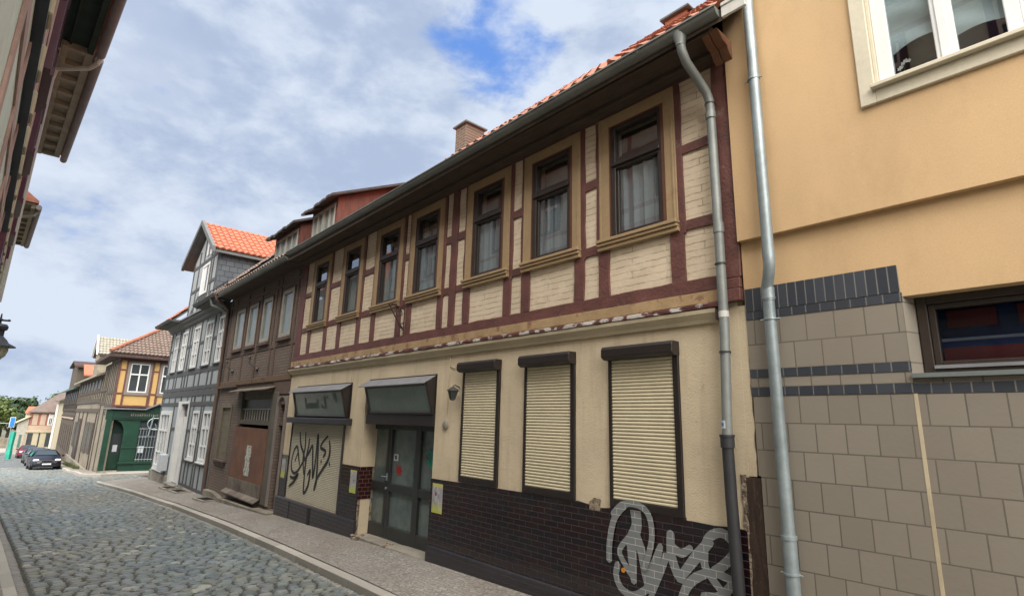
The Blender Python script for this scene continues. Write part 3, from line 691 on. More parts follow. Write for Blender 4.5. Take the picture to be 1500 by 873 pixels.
# shop window shutter, left
m = MB(F); slats(m, -13.43, -10.655, -1.79, -.135, .0345, -.02); S1 = m.build('roller_shutter', 'shutter_dirty', H)
part('guide_frame', 'purple_black', S1, F, (-10.655, -10.585, -.06, .02, -1.8, -.14), bevel=.003); part('guide_frame', 'purple_black', S1, F, (-13.46, -13.43, -.06, .01, -1.8, -.14), bevel=.003)
m = MB(F); m.profile([(0, -.13), (.14, -.13), (.15, -.12), (.15, -.02), (.13, -.005), (0, -.005)], -13.46, -10.32); m.build('shutter_box', 'purple_black', S1, bevel=.005)
g = MB(F); oo = -.006
BL = [[(-12.95, -.35), (-12.83, -.61), (-12.61, -.80), (-12.57, -.93), (-12.83, -1.17), (-13.04, -1.25), (-13.23, -1.18), (-13.27, -.98), (-13.19, -.76), (-13.03, -.67), (-12.89, -.87), (-12.79, -1.05)], [(-13.07, -.98), (-12.94, -.78)],
      [(-12.61, -.34), (-12.56, -.66), (-12.61, -.90), (-12.49, -1.22)], [(-12.37, -.47), (-12.37, -.62), (-12.44, -.92), (-12.43, -1.35), (-12.38, -1.61), (-12.20, -1.46), (-12.15, -1.26), (-12.16, -1.13), (-12.27, -1.22)],
      [(-12.56, -.96), (-12.31, -.75), (-12.16, -.61), (-12.08, -.87), (-11.98, -1.25), (-11.92, -.92), (-11.92, -.37), (-11.84, -.67), (-11.78, -1.29), (-11.83, -1.49)],
      [(-11.41, -.38), (-11.62, -.50), (-11.71, -.62), (-11.48, -.67), (-11.46, -.73), (-11.54, -.80)], [(-11.30, -.47), (-11.24, -.66), (-11.29, -.85), (-11.55, -1.08), (-11.78, -1.29), (-11.85, -1.49)],
      [(-13.25, -1.34), (-13.01, -1.35), (-12.80, -1.25), (-12.99, -1.42), (-13.26, -1.55)], [(-11.62, -.89), (-11.61, -.92)], [(-11.20, -.91), (-11.19, -.94)]]
for k, st in enumerate(BL): g.ribbon(st, [.05 if q in (0, len(st)-1) else R(.06, .085) for q in range(len(st))], -.009+.0007*k)
g.build('graffiti', 'spray_black', S1, norm=False)
# silver graffiti over the tiles and the shutter foot
g = MB(F); W_ = .085
SL = [([(-3.73, -.80), (-3.88, -.96), (-3.95, -1.20), (-3.96, -1.38)], .085), ([(-3.90, -.92), (-3.78, -.815), (-3.62, -.79), (-3.49, -.83), (-3.43, -.93), (-3.42, -1.09), (-3.47, -1.27), (-3.52, -1.38)], .075),
      ([(-3.62, -.86), (-3.61, -1.0), (-3.66, -1.12)], [.15, .14, .16]), ([(-3.68, -1.10), (-3.80, -1.22), (-3.83, -1.30), (-3.76, -1.40), (-3.69, -1.48)], .07), ([(-3.68, -1.15), (-3.67, -1.35), (-3.66, -1.53)], [.14, .12, .08]),
      ([(-3.62, -1.10), (-3.55, -1.25), (-3.50, -1.42), (-3.46, -1.56)], [.13, .12, .15, .14]), ([(-3.86, -1.42), (-3.88, -1.52), (-3.82, -1.63), (-3.68, -1.67), (-3.54, -1.60), (-3.42, -1.48)], .085),
      ([(-3.47, -1.48), (-3.40, -1.33), (-3.33, -1.15)], [.13, .12, .07]), ([(-3.46, -1.64), (-3.35, -1.42), (-3.27, -1.23)], [.06, .07, .09]), ([(-3.21, -1.02), (-3.21, -1.20), (-3.15, -1.36), (-3.10, -1.40)], [.10, .11, .11, .09]),
      ([(-3.20, -1.13), (-3.10, -1.17), (-3.00, -1.11)], [.10, .09, .07]), ([(-3.13, -1.40), (-2.93, -1.16), (-2.80, -1.02)], [.09, .12, .10]), ([(-2.86, -1.10), (-2.80, -.98), (-2.68, -.925), (-2.58, -.98), (-2.57, -1.08), (-2.68, -1.20), (-2.76, -1.26)], .095),
      ([(-2.86, -1.12), (-2.85, -1.25), (-2.72, -1.40), (-2.60, -1.48)], [.10, .09, .08, .07]), ([(-3.13, -1.62), (-3.05, -1.45), (-2.93, -1.34), (-2.78, -1.28), (-2.62, -1.30)], [.09, .10, .10, .08, .08]), ([(-2.88, -1.50), (-2.72, -1.46), (-2.60, -1.34)], .09)]
for k, (st, w) in enumerate(SL): g.ribbon(st, [q_*.88 for q_ in w] if isinstance(w, list) else w*.88, .0192+.0005*k if k > 1 else .034+.0006*k)
g.build('graffiti', 'silver_spray', H, norm=False)
m = MB(F); m.lathe((0, 0, 0), [(.02, 0)], 3) if False else None
m = MB(lambda u, o, z: (-3.785+u, 4.978-z, -1.455+o)); m.lathe((0, 0, 0), [(.024, 0), (.024, .006), (.012, .006), (.012, .004)], 14); m.build('survey_marker', 'tag_orange', H)
# canopy display boxes
def canopy(u0, u1, w0, w1, zt, zb, zg, name):
    """sloping glazed box: u0..u1 at the front, wall line w0..w1"""
    m = MB(F); m.box(w0, w0+.05, -.03, .02, zb, zt); m.box(w1-.03, w1+.02, -.03, .012, zb-.02, zt+.03); m.box(w0, w1+.02, -.02, .016, zt+.0, zt+.045)
    # cheeks
    for ua, ub in ((u0, u0+.035), (u1-.035, u1)):
        a = [(ua, .0, zt), (ua, .20, zt-.09), (ua, .045, zb), (ua, .0, zb)]; i = [m.P(*p) for p in a]; j = [m.P(ub, p[1], p[2]) for p in a]
        m.face(i[::-1]); m.face(j)
        for q in range(4): m.face([i[q], i[(q+1) % 4], j[(q+1) % 4], j[q]])
    T = m.build(name, 'shutter_brown', H, bevel=.003)
    m = MB(F); q = [(u0+.036, .175, zt-.12), (u1-.036, .175, zt-.12), (u1-.036, .04, zb+.03), (u0+.036, .04, zb+.03)]
    def bar(a, b, wd):
        m.tube([a, b], wd, 4)
    bar(q[0], q[1], .03); bar(q[3], q[2], .03); bar(q[0], q[3], .028); bar(q[1], q[2], .028); m.build('frame', 'dark_metal', T)
    m = MB(F); ids = [m.P(*p) for p in q]; m.face(ids); ids2 = [m.P(p[0], p[1]-.01, p[2]) for p in q]; m.face(ids2[::-1]); m.build('pane', 'display_glass', T)
    m = MB(F); a = [(.0, zt+.035), (.235, zt-.105), (.235, zt-.12), (.0, zt+.02)]; m.profile(a, u0-.17, w1-.01); m.build('hood', 'hood_grey', T, bevel=.002)
    return T, q
T1, q1 = canopy(-13.16, -10.50, -13.36, -10.46, .665, .0, 0, 'display_box')
T2, q2 = canopy(-9.56, -7.45, -9.70, -7.45, .69, .09, 0, 'display_box')
part('transom_beam', 'shutter_brown', H, F, (-9.70, -7.43, -.12, .03, -.09, .088), bevel=.005)
# ghost lettering left on the first display pane
def onq(q, s_, t_, d=.004):
    a, b, c, e = [Vector(F(*p)) for p in q]; p = (a*(1-s_)+b*s_)*(1-t_)+(e*(1-s_)+c*s_)*t_; n = (b-a).cross(e-a).normalized()
    if n.y > 0: n = -n
    return p+n*d
m = MB()
def mark(poly, d=.004):
    m.face([m.v.append(tuple(onq(q1, a, b, d))) or len(m.v)-1 for a, b in poly])
for x in (.235,): mark([(x, .22), (x+.03, .22), (x+.032, .68), (x, .68)])
for kx in range(7):
    x = .262+kx*.034; mark([(x, .46), (x+.026, .44), (x+.026, .68), (x, .68)], .004)
mark([(.49, .30), (.52, .34), (.52, .66), (.49, .66)]); mark([(.565, .52), (.59, .50), (.60, .64), (.57, .68)]); mark([(.635, .20), (.675, .16), (.67, .68), (.60, .68), (.60, .6), (.64, .6)]); mark([(.70, .18), (.72, .2), (.715, .3), (.70, .3)])
mark([(.815, .08), (.88, .10), (.885, .42), (.86, .46), (.83, .3)])
m.build('lettering', 'letter_green', T1, norm=False)
# shop door
DY = 5.3; G = FY(DY)
m = MB(G); zt, zm0, zm1, zb = -.18, -1.255, -1.12, -1.84; Zb, Zt = -2.06, -.085
m.box(-9.96, -9.87, -.04, .05, Zb, Zt); m.box(-9.33, -9.17, -.04, .05, Zb, Zt); m.box(-8.36, -8.20, -.04, .05, Zb, Zt); m.box(-7.62, -7.42, -.04, .05, Zb, Zt)
for a, b in ((-9.87, -9.33), (-9.17, -8.36), (-8.20, -7.62)):
    m.box(a, b, -.04, .045, zt, Zt); m.box(a, b, -.04, .045, zm0, zm1); m.box(a, b, -.04, .045, Zb, zb)
D = m.build('door', 'door_grey', H, bevel=.004)
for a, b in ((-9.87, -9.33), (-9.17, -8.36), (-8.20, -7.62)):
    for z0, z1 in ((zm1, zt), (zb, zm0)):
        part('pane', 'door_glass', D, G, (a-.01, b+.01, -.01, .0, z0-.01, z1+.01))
m = MB(G); m.tube([(-9.25, .05, -1.01), (-9.25, .10, -1.01), (-9.36, .105, -1.01)], .011, 8); m.box(-9.275, -9.23, .05, .06, -1.08, -.95); m.tube([(-9.25, .05, -1.21), (-9.25, .07, -1.21)], .02, 10)
m.build('handle', 'zinc_pipe', D)
part('lock_strip', 'dark_metal', D, G, (-9.255, -9.245, .0505, .056, Zb+.02, Zt-.02))
part('notice', 'sign_white', D, G, (-9.13, -8.98, .0, .004, -.725, -.605)); part('notice', 'dark_metal', D, G, (-9.09, -9.03, .0042, .005, -.70, -.635))
g = MB(G)
for q in range(7): a = q*.9; g.ribbon([(-8.93+.02*cos(a), -.88+.02*sin(a)), (-8.93+.10*cos(a), -.88+.08*sin(a))], .045, .001+.0005*q)
g.build('smear', 'panel_red', D, norm=False)
g = MB(G)
for q in range(5): g.ribbon([(-7.98+R(-.08, .08), -.50-.05*q), (-7.86, -.55-.06*q)], .05, .001+.0005*q)
g.build('smear', 'net_teal', D, norm=False)
m = MB(F); m.prism([(-9.80, -2.35), (-7.42, -2.35), (-7.42, -2.02), (-7.7, -2.035), (-8.3, -2.04), (-8.6, -2.055), (-9.2, -2.05), (-9.80, -2.06)], -.3, .04)
ST = m.build('doorstep', 'concrete', H, bevel=.01)
m = MB(F); 
for k in range(26):
    u = R(-9.82, -9.55) if k < 16 else R(-8.8, -8.4); s_ = R(.015, .05); z = -2.055 if k % 2 else -2.10; o = R(-.12, .08) if k % 2 else R(.03, .07)
    m.lathe((u, o, z), [(s_*.4, -s_*.3), (s_, 0), (s_*.7, s_*.5), (s_*.1, s_*.6)], 6)
m.build('crumbs', 'rubble', ST)
part('socket_plate', 'sign_white', H, None, (-9.90, -9.83, 5.262, 5.268, -1.52, -1.44))
# wall details
m = MB(F); m.tube([(-7.10, .012, .10), (-7.08, .012, 1.0)], .008, 6); m.tube([(-7.08, .012, .84), (-6.95, .012, .80), (-6.85, .012, .84)], .006, 6)
cd = m.build('conduit', 'cream_trim', H)
m = MB(lambda u, o, z: (-7.125+u, 5.0-z, -.06+o)); m.lathe((0, 0, 0), [(.075, 0), (.07, .02), (.05, .035), (.02, .04)], 12); m.build('junction_cover', 'concrete', cd, smooth=True)
L = thing('wall_lantern', (-6.82, 5.0, .42), 'small dark iron lantern on the cream wall left of the first window shutter', 'lantern')
m = MB(); m.tube([(-6.82, 5.0, .50), (-6.82, 4.92, .53), (-6.82, 4.88, .52)], .008, 6); m.lathe((-6.82, 4.88, 0), [(.012, .51), (.03, .495), (.095, .45), (.095, .443), (.03, .443)], 6); m.build('roof', 'dark_metal', L)
m = MB(); m.lathe((-6.82, 4.88, 0), [(.035, .32), (.072, .443), (.07, .443), (.033, .322)], 6); m.build('pane', 'glass_far', L)
m = MB()
for k in range(6): t = pi/3*k; m.tube([(-6.82+.037*cos(t), 4.88+.037*sin(t), .32), (-6.82+.074*cos(t), 4.88+.074*sin(t), .443)], .006, 5)
m.lathe((-6.82, 4.88, 0), [(.01, .30), (.04, .31), (.04, .322), (.01, .325)], 6); m.build('frame', 'dark_metal', L)
def poster(u0, u1, z0, z1, lab, tilt=0):
    o = MB(FY(4.981)); o.prism([(u0-tilt, z0), (u1-tilt, z0), (u1+tilt, z1), (u0+tilt, z1)], .0, .0025); P = o.build('poster', 'poster_print'); tag(P, lab, 'poster', 'event posters on the dark tiles'); return P
poster(-7.365, -7.095, -1.35, -.93, 'yellow edged printed poster on black tiles right of the shop door')
poster(-10.16, -9.905, -1.36, -.95, 'yellow edged printed poster on the tiled pier left of the shop door')
poster(-13.80, -13.56, -1.40, -.98, 'yellow edged printed poster on the narrow pier at the left end of the cream house')
# wrought bracket on the timber frame
B = MB(F); c = lambda *p: [(u, .04, z) for u, z in p]
m = MB(lambda u, o, z: (u, 5-o, z))
m.tube([(-8.56, .03, 1.95), (-8.58, .30, 2.02), (-8.58, .36, 2.0)], .014, 6); m.tube([(-8.58, .34, 2.0), (-8.56, .10, 1.62), (-8.56, .03, 1.56)], .012, 6)
pts = []
for k in range(20): t = k/19*3.6*pi; r = .085*(1-k/24); pts.append((-8.57, .14+r*cos(t), 1.86+r*sin(t)))
m.tube(pts, .009, 6); pts = [(-8.57, .06+.02*sin(k), 1.60-.02*k) for k in range(5)]
m.tube([(-8.56, .03, 1.98), (-8.56, .03, 1.46)], .012, 6); m.tube([(-8.57, .04, 1.60), (-8.57, .10, 1.66), (-8.57, .03, 1.70)], .012, 6)
tag(m.build('sign_bracket', 'dark_timber'), 'empty wrought iron scroll bracket on the timber frame between the third and fourth upper windows', 'bracket')
# shell
part('shell', 'cream_plaster', H, None, (-13.86, -2.35, 12.3, 12.5, -2.4, 3.9), (-13.86, -13.7, 5.26, 12.3, -2.4, 3.9), (-2.5, -2.34, 5.26, 12.3, -2.4, 3.9))

# ------------------------------------------------------------------ YELLOW HOUSE (right)
Y = thing('yellow_house', (0, 5, -1.9), 'ochre yellow rendered house with tan block base at the right edge', 'house')
G = FY(4.93); m = MB(G); m.wall(-2.325, 6, 1.758, 9.5, [(-1.085, .42, 2.78, 4.5)], -.4, 0); UW = m.build('upper_wall', 'yellow_render', Y)
m = MB(F); m.wall(-2.325, 6, 1.0, 1.757, [(-1.09, 4.5, -1, 1.035)], -.3, 0); m.build('wall', 'yellow_render', Y)
BF = FY(4.992)
def blk(name, mat, *bx): return part(name, mat, Y, BF, *bx)
blk('block_wall', 'tan_block', (-2.318, -1.085, -.2, .0, .533, .99), (-2.318, -1.085, -.2, .0, .372, .452), (-2.305, -1.085, -.2, .0, -.40, .29), (-2.285, -1.085, -.2, .0, -2.3, -.40), (-1.085, 6, -.2, -.003, -2.3, .29), (-1.085, 6, -.2, -.012, .365, .40))
blk('brick_band', 'slate_brick', (-2.318, -1.083, -.2, .004, .994, 1.066), (-2.318, -1.083, -.2, .004, .4565, .5295), (-2.318, -1.083, -.2, .004, .2945, .3675), (-1.083, 6, -.2, .0, .2905, .3645))
part('mortar', 'concrete', Y, BF, (-2.319, -1.09, -.2, -.003, .986, 1.275), (-2.319, -1.09, -.2, -.003, .286, .298), (-2.319, -1.09, -.2, -.003, .366, .374), (-2.319, -1.09, -.2, -.003, .45, .46), (-2.319, -1.09, -.2, -.003, .528, .536))
blk('brick_course', 'slate_soldier', (-2.318, -1.095, -.2, .006, 1.0715, 1.288))
part('joint_strip', 'cream_trim', Y, BF, (-1.092, -1.068, -.05, .002, -2.3, .29))
m = MB(); q = [(-1.085, 4.99), (-1.085, 5.3), (-1.0, 5.3), (-1.04, 5.12)]
for z0, z1 in ((.5325, 1.035), (.40, .5325)):
    i = [m.P(x, y, z0) for x, y in q]; j = [m.P(x, y, z1) for x, y in q]; m.face(i[::-1]); m.face(j)
    for k in range(4): m.face([i[k], i[(k+1) % 4], j[(k+1) % 4], j[k]])
m.build('reveal', 'tan_block', Y)
m = MB(BF); m.profile([(-.2, .44), (.035, .437), (.035, .405), (.03, .402), (-.2, .402)], -1.082, 4.5); m.build('sill', 'grey_metal', Y)
G2 = FY(5.15)
W = part('window', 'brown_frame', Y, G2, (-1.03, -.965, -.06, .03, .43, 1.035), (-.965, 4.5, -.06, .028, .975, 1.035), (-.965, 4.5, -.06, .028, .43, .475), bevel=.004)
part('window_frame', 'brown_frame', W, G2, (-.964, -.92, -.07, .0, .476, .974), (-.92, 4.5, -.07, .0, .935, .974), (-.92, 4.5, -.07, .0, .476, .535), bevel=.004)
part('frame_strip', 'hood_grey', W, G2, (-.964, 4.5, .0285, .045, .478, .503))
part('pane', 'window_glass_dark', W, G2, (-.925, 4.5, -.05, -.045, .53, .94))
m = MB(G2)
part('rail', 'hood_grey', W, G2, (-.92, 4.5, -.10, -.08, .690, .712))
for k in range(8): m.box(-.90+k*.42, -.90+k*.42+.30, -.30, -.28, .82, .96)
m.box(-.95, 4.5, -.30, -.28, .50, .665); m.build('reflection_panel', 'panel_red', W)  # added red panels standing in for a building reflected in the pane
part('reflection_backing', 'deep_navy', W, G2, (-1.0, 4.5, -.36, -.34, .4, 1.05))  # navy sheet behind them, the rest of the imitated reflection
# upper window
G3 = FY(4.93)
W = MB(G3); a, b = -1.155, -.16-.0
W.box(-1.17, -1.055, -.10, .035, 2.66, 4.6); W.box(-1.055, .45, -.10, .034, 2.66, 2.775); W.box(.35, .47, -.1, .035, 2.776, 4.6)
W = W.build('window', 'window_cream', Y, bevel=.005)
part('reveal', 'window_cream', W, G3, (-1.054, -1.03, -.2, .0, 2.80, 4.6), bevel=.002)
part('sill', 'window_cream', W, G3, (-1.075, .46, -.05, .09, 2.776, 2.812), (-1.03, .45, -.08, .05, 2.813, 2.83), bevel=.005)
f = MB(G3); 
for x0, x1 in ((-1.03, -.925), (-.635, -.575), (-.572, -.50), (-.215, -.13)): f.box(x0, x1, -.12, -.03, 2.83, 4.6)
f.box(-.605, -.54, -.029, -.015, 2.84, 4.6); f.box(-.925, -.635, -.12, -.032, 2.83, 2.845); f.box(-.50, -.215, -.12, -.032, 2.83, 2.845); f.box(-.13, .35, -.12, -.04, 2.83, 4.6)
f.build('window_frame', 'white_paint', W, bevel=.006)
for qa, qb in ((-.93, -.63), (-.505, -.21)): gq = MB(G3); gq.grid(lambda s_, t_: (qa+(qb-qa)*s_, -.06, 2.84+1.76*t_), 1, 1); gq.build('pane', 'window_glass', W, norm=False)
c = MB(G3)
for x0, x1, zA, zB in ((-.93, -.63, 3.10, 3.17), (-.505, -.21, 3.05, 3.04)):
    c.grid(lambda s, t, x0=x0, x1=x1, zA=zA, zB=zB: (x0+(x1-x0)*s, -.105+.015*sin((t*26+s*3)), zA+(zB-zA)*s+(1-t)*.05*sin(s*pi)-.03*sin(s*pi)+t*1.3), 16, 60)
c.build('curtain', 'swag', W, smooth=True)
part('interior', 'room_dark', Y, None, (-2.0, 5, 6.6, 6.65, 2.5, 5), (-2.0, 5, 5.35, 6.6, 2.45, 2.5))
part('interior', 'deep_navy', Y, None, (-.6, .5, 5.4, 5.42, 2.52, 3.3)); part('interior', 'panel_red', Y, None, (-.86, -.66, 5.5, 5.52, 2.6, 3.15))
fl = thing('orchid', (-.88, 5.08, 2.835), 'white flowers on a thin stem inside the upper window of the yellow house', 'flower')
m = MB(); m.lathe((-.88, 5.09, 2.835), [(.03, 0), (.04, .05), (.035, .08), (.03, .08)], 10); m.build('pot', 'deep_navy', fl)
m = MB(); m.tube([(-.88, 5.09, 2.9), (-.87, 5.09, 2.98), (-.85, 5.08, 3.03)], .004, 5); m.tube([(-.88, 5.09, 2.9), (-.90, 5.09, 2.96)], .004, 5); m.build('stem', 'leaf_mid', fl)
m = MB()
for cx, cz in ((-.85, 3.03), (-.87, 3.015), (-.83, 3.02), (-.90, 2.975), (-.885, 2.985)):
    for k in range(5): t = k*1.256; m.face([m.P(cx, 5.07, cz), m.P(cx+.013*cos(t-.5), 5.065, cz+.013*sin(t-.5)), m.P(cx+.02*cos(t), 5.06, cz+.02*sin(t)), m.P(cx+.013*cos(t+.5), 5.065, cz+.013*sin(t+.5))])
m.build('petals', 'petal', fl, norm=False)
# yellow house downpipe
m = MB(); m.tube([(-2.02, 4.86, 8.5), (-2.01, 4.85, 4.2), (-1.995, 4.82, 1.50), (-1.998, 4.825, 1.43), (-2.03, 4.86, 1.33), (-2.06, 4.89, 1.26), (-2.062, 4.9, 1.2), (-2.05, 4.9, -1.05)], .05, 16)
P2 = m.build('downpipe', 'zinc_pipe', Y, smooth=True)
m = MB(); m.tube([(-2.05, 4.9, -.86), (-2.05, 4.9, -2.0)], .056, 16); m.tube([(-2.05, 4.9, -.84), (-2.05, 4.9, -.87)], .062, 16); m.build('pipe_socket', 'zinc_pipe', P2, smooth=True); m = MB()
m.tube([(-2.061, 4.9, 1.25), (-2.061, 4.9, 1.13)], .055, 16); m.tube([(-2.061, 4.9, 1.16), (-2.061, 4.9, 1.145)], .059, 16); m.tube([(-1.995, 4.822, 1.56), (-1.996, 4.822, 1.50)], .053, 16)
m.build('pipe_socket', 'zinc_pipe', P2, smooth=True)
m = MB()
for z, x, y in ((3.32, -2.01, 4.84), (.96, -2.058, 4.9), (-1.13, -2.05, 4.9)):
    r0 = .051 if z > 0 else .057
    m.lathe((x, y, z), [(r0, -.007), (r0+.008, -.007), (r0+.008, .007), (r0, .007)], 16); m.tube([(x+.06, y, z), (x+.085, y, z)], .008, 6); m.tube([(x-.06, y, z), (x-.085, y, z)], .008, 6)
m.build('pipe_clamp', 'zinc_pipe', P2, smooth=True)
part('shell', 'yellow_render', Y, None, (-2.3, 6, 12, 12.2, -2, 9.5), (5.8, 6, 5.35, 12, -2, 9.5), (-2.32, -2.2, 5.35, 12, -2, 9.5), (-2.3, 6, 4.4, 12.3, 9.5, 9.6))

# ------------------------------------------------------------------ BROWN BRICK HOUSE
B = thing('brown_brick_house', (-17, 5, -2.3), 'run down dark brown brick and timber house with boarded up ground floor', 'house')
F = FY(5.0); BW = [(-19.36, -18.40), (-18.06, -17.13), (-16.75, -15.87), (-15.17, -14.24)]
m = MB(F); m.wall(-20.2, -13.86, 1.04, 3.95, [(a+.05, b-.05, 2.06, 3.32) for a, b in BW], -.25, 0)
m.wall(-20.2, -13.86, -2.6, 1.04, [(-19.52, -18.64, -1.3, .22), (-17.75, -14.98, -2.12, .66), (-14.42, -13.96, -2.2, .3)], -.25, 0); m.build('wall', 'brown_brick', B)
tm = MB(F)
for u in (-20.1, -19.5, -18.23, -16.93, -15.68, -15.35, -14.08): tm.bar((u, 1.04), (u, 3.9), .11, .02, .006, .2, .001)
for u0, u1 in ((-20.2, -13.87),): tm.bar((u0, 1.86), (u1, 1.86), .10, .018, .006, .2, .001); tm.bar((u0, 3.55), (u1, 3.55), .10, .018, .006, .2, .001)
tm.bar((-20.2, 3.86), (-13.87, 3.86), .16, .03, 0, 1, .0)
tm.build('timber_frame', 'brown_timber', B, bevel=.004)
part('belt_course', 'belt_wood', B, F, (-20.25, -13.87, 0, .05, .90, 1.04), bevel=.006)
part('fascia_board', 'brown_timber', B, F, (-15.0, -13.87, 0, .03, .56, .89))
part('ledge', 'brown_timber', B, F, (-20.1, -18.3, .0, .10, .84, .895), bevel=.004)
for k, (a, b) in enumerate(BW):
    win(B, F, a+.05, b-.05, 2.06, 3.34, 1, [], 'brown_timber', .04, 'old_white', 'dusty_glass', .03, .0, .10, .03, (a-.02, b+.02, 0, .09, 1.95, 2.0), 'brown_timber')
m = MB(F)
for (ax, az, bx, bz) in ((-19.78, 1.72, -19.0, 1.36), (-17.4, 1.70, -16.55, 1.30)):
    pts = [(ax, .03, az), ((ax+bx)/2, .16, (az+bz)/2), (bx, .03, bz)]; m.tube(pts, .014, 6); m.lathe((ax, .03, az), [(.03, -.03), (.05, 0), (.03, .03)], 6); m.lathe((bx, .03, bz), [(.03, -.05), (.06, 0), (.03, .05)], 6)
m.build('iron_tie', 'dark_metal', B)
# boarded window
W = part('window', 'beige_shutter', B, F, (-19.66, -19.53, -.05, .03, -1.36, .30), (-18.63, -18.52, -.05, .03, -1.36, .30), (-19.53, -18.63, -.05, .029, .22, .36), bevel=.004)
part('boarding', 'beige_shutter', W, F, *[(-19.53, -18.63, -.06, -.03+.004*(k % 2), -1.3+.19*k, -1.115+.19*k) for k in range(8)])
part('sill', 'brown_timber', W, F, (-19.72, -18.46, 0, .10, -1.40, -1.34), (-19.66, -18.55, 0, .05, -1.50, -1.405), bevel=.004)
# wide boarded doorway
m = MB(F)
m.box(-17.80, -17.58, -.2, .03, -.30, .68); m.box(-15.03, -14.93, -.2, .03, -2.12, .68); m.box(-17.58, -15.03, -.1, -.02, .46, .68); m.box(-17.58, -15.03, -.1, .02, -.24, -.12)
D = m.build('doorway', 'pillar_stone', B, bevel=.006)
m = MB(F)
for k in range(11): u = -17.30+k*.215; m.tube([(u, -.03, -.12), (u, -.03, .17)], .014, 5)
m.box(-17.56, -15.04, -.05, -.02, .17, .20); pts = []
m.build('window_bars', 'old_white', D)
part('pane', 'grimy_glass', D, F, (-17.57, -15.04, -.09, -.08, -.12, .46))
m = MB(F); m.prism([(-17.98, -2.12), (-15.0, -2.03), (-14.93, -.33), (-17.74, -.31)], .032, .055); BD = m.build('boarding', 'rusty_board', D)
part('panel', 'grey_board', BD, F, (-17.85, -15.02, .056, .066, -2.04, -1.72), bevel=.003)
m = MB(F); m.profile([(.056, -2.03), (.20, -2.12), (.20, -2.15), (.056, -2.06)], -17.9, -15.0); m.build('drip_board', 'grey_board', BD)
m = MB(F); m.prism(ragged(-16.48, -16.08, -1.58, -.79, .05, .05, 14), .0565, .060); m.build('torn_paper', 'paper_torn', BD)
m = MB(F); m.profile([(0, .78), (.30, .69), (.30, .665), (0, .755)], -18.1, -14.85); m.build('hood', 'grey_board', B)
part('pillar', 'pillar_stone', B, F, (-14.93, -14.50, -.2, .045, -2.15, .62), bevel=.01)
# arched door
m = MB(F); n = 10; ar = [(-14.5+.0, .0)]
ctr = (-14.22, .22); rr = .27
out = [(-14.56, -2.15), (-14.56, .5), (-13.88, .5), (-13.88, -2.15), (-13.95, -2.15), (-13.95, .22)]+[(ctr[0]+rr*cos(t*pi/n), ctr[1]+rr*sin(t*pi/n)*.95) for t in range(1, n)]+[(-14.49, .22), (-14.49, -2.15)]
m.prism(out, -.12, .05); A = m.build('door', 'mauve_frame', B, bevel=.004)
part('door_leaf', 'door_old', A, F, (-14.49, -13.95, -.16, -.10, -2.15, -.15), (-14.42, -14.02, -.10, -.085, -1.0, -.35), (-14.42, -14.02, -.10, -.085, -1.95, -1.25), (-14.49, -13.95, -.10, -.02, -.22, -.15), bevel=.006)
part('pane', 'glass_far', A, F, (-14.49, -13.95, -.14, -.13, -.14, .48))
part('window_bars', 'old_white', A, F, *[(u, u+.02, -.12, -.10, -.14, .12) for u in (-14.40, -14.28, -14.16, -14.04)])
m = MB(F); m.prism([(-18.25, -2.62), (-13.92, -2.42), (-13.92, -2.20), (-15.0, -2.24), (-18.2, -2.32)], -.1, .22); m.prism([(-20.15, -2.7), (-18.3, -2.62), (-18.26, -2.36), (-19.2, -2.28), (-20.1, -2.30)], -.1, .12)
m.build('stone_plinth', 'stone_step', B, bevel=.02)
part('soffit', 'soffit_wood', B, None, (-20.0, -13.76, 4.5, 4.98, 3.84, 3.88))
gutter(B, -19.55, -13.44, 4.435, 3.865, .075, 'gutter_zinc')
m = MB(); tiled(m, (-20.2, 4.38, 3.92), (6.6, 0, 0), (0, 3.6, 2.6), 32, 11, .025, 5, .03); RB = m.build('roof', 'tile_brown', B, norm=False)
m = MB(); slab(m, [(-20.2, 4.42, 3.89), (-13.6, 4.42, 3.89), (-13.6, 8.0, 6.47), (-20.2, 8.0, 6.47)], .1); slab(m, [(-20.2, 8.0, 6.47), (-13.6, 8.0, 6.47), (-13.6, 12, 3.9), (-20.2, 12, 3.9)], .1); m.build('roof_underside', 'soffit_wood', RB)
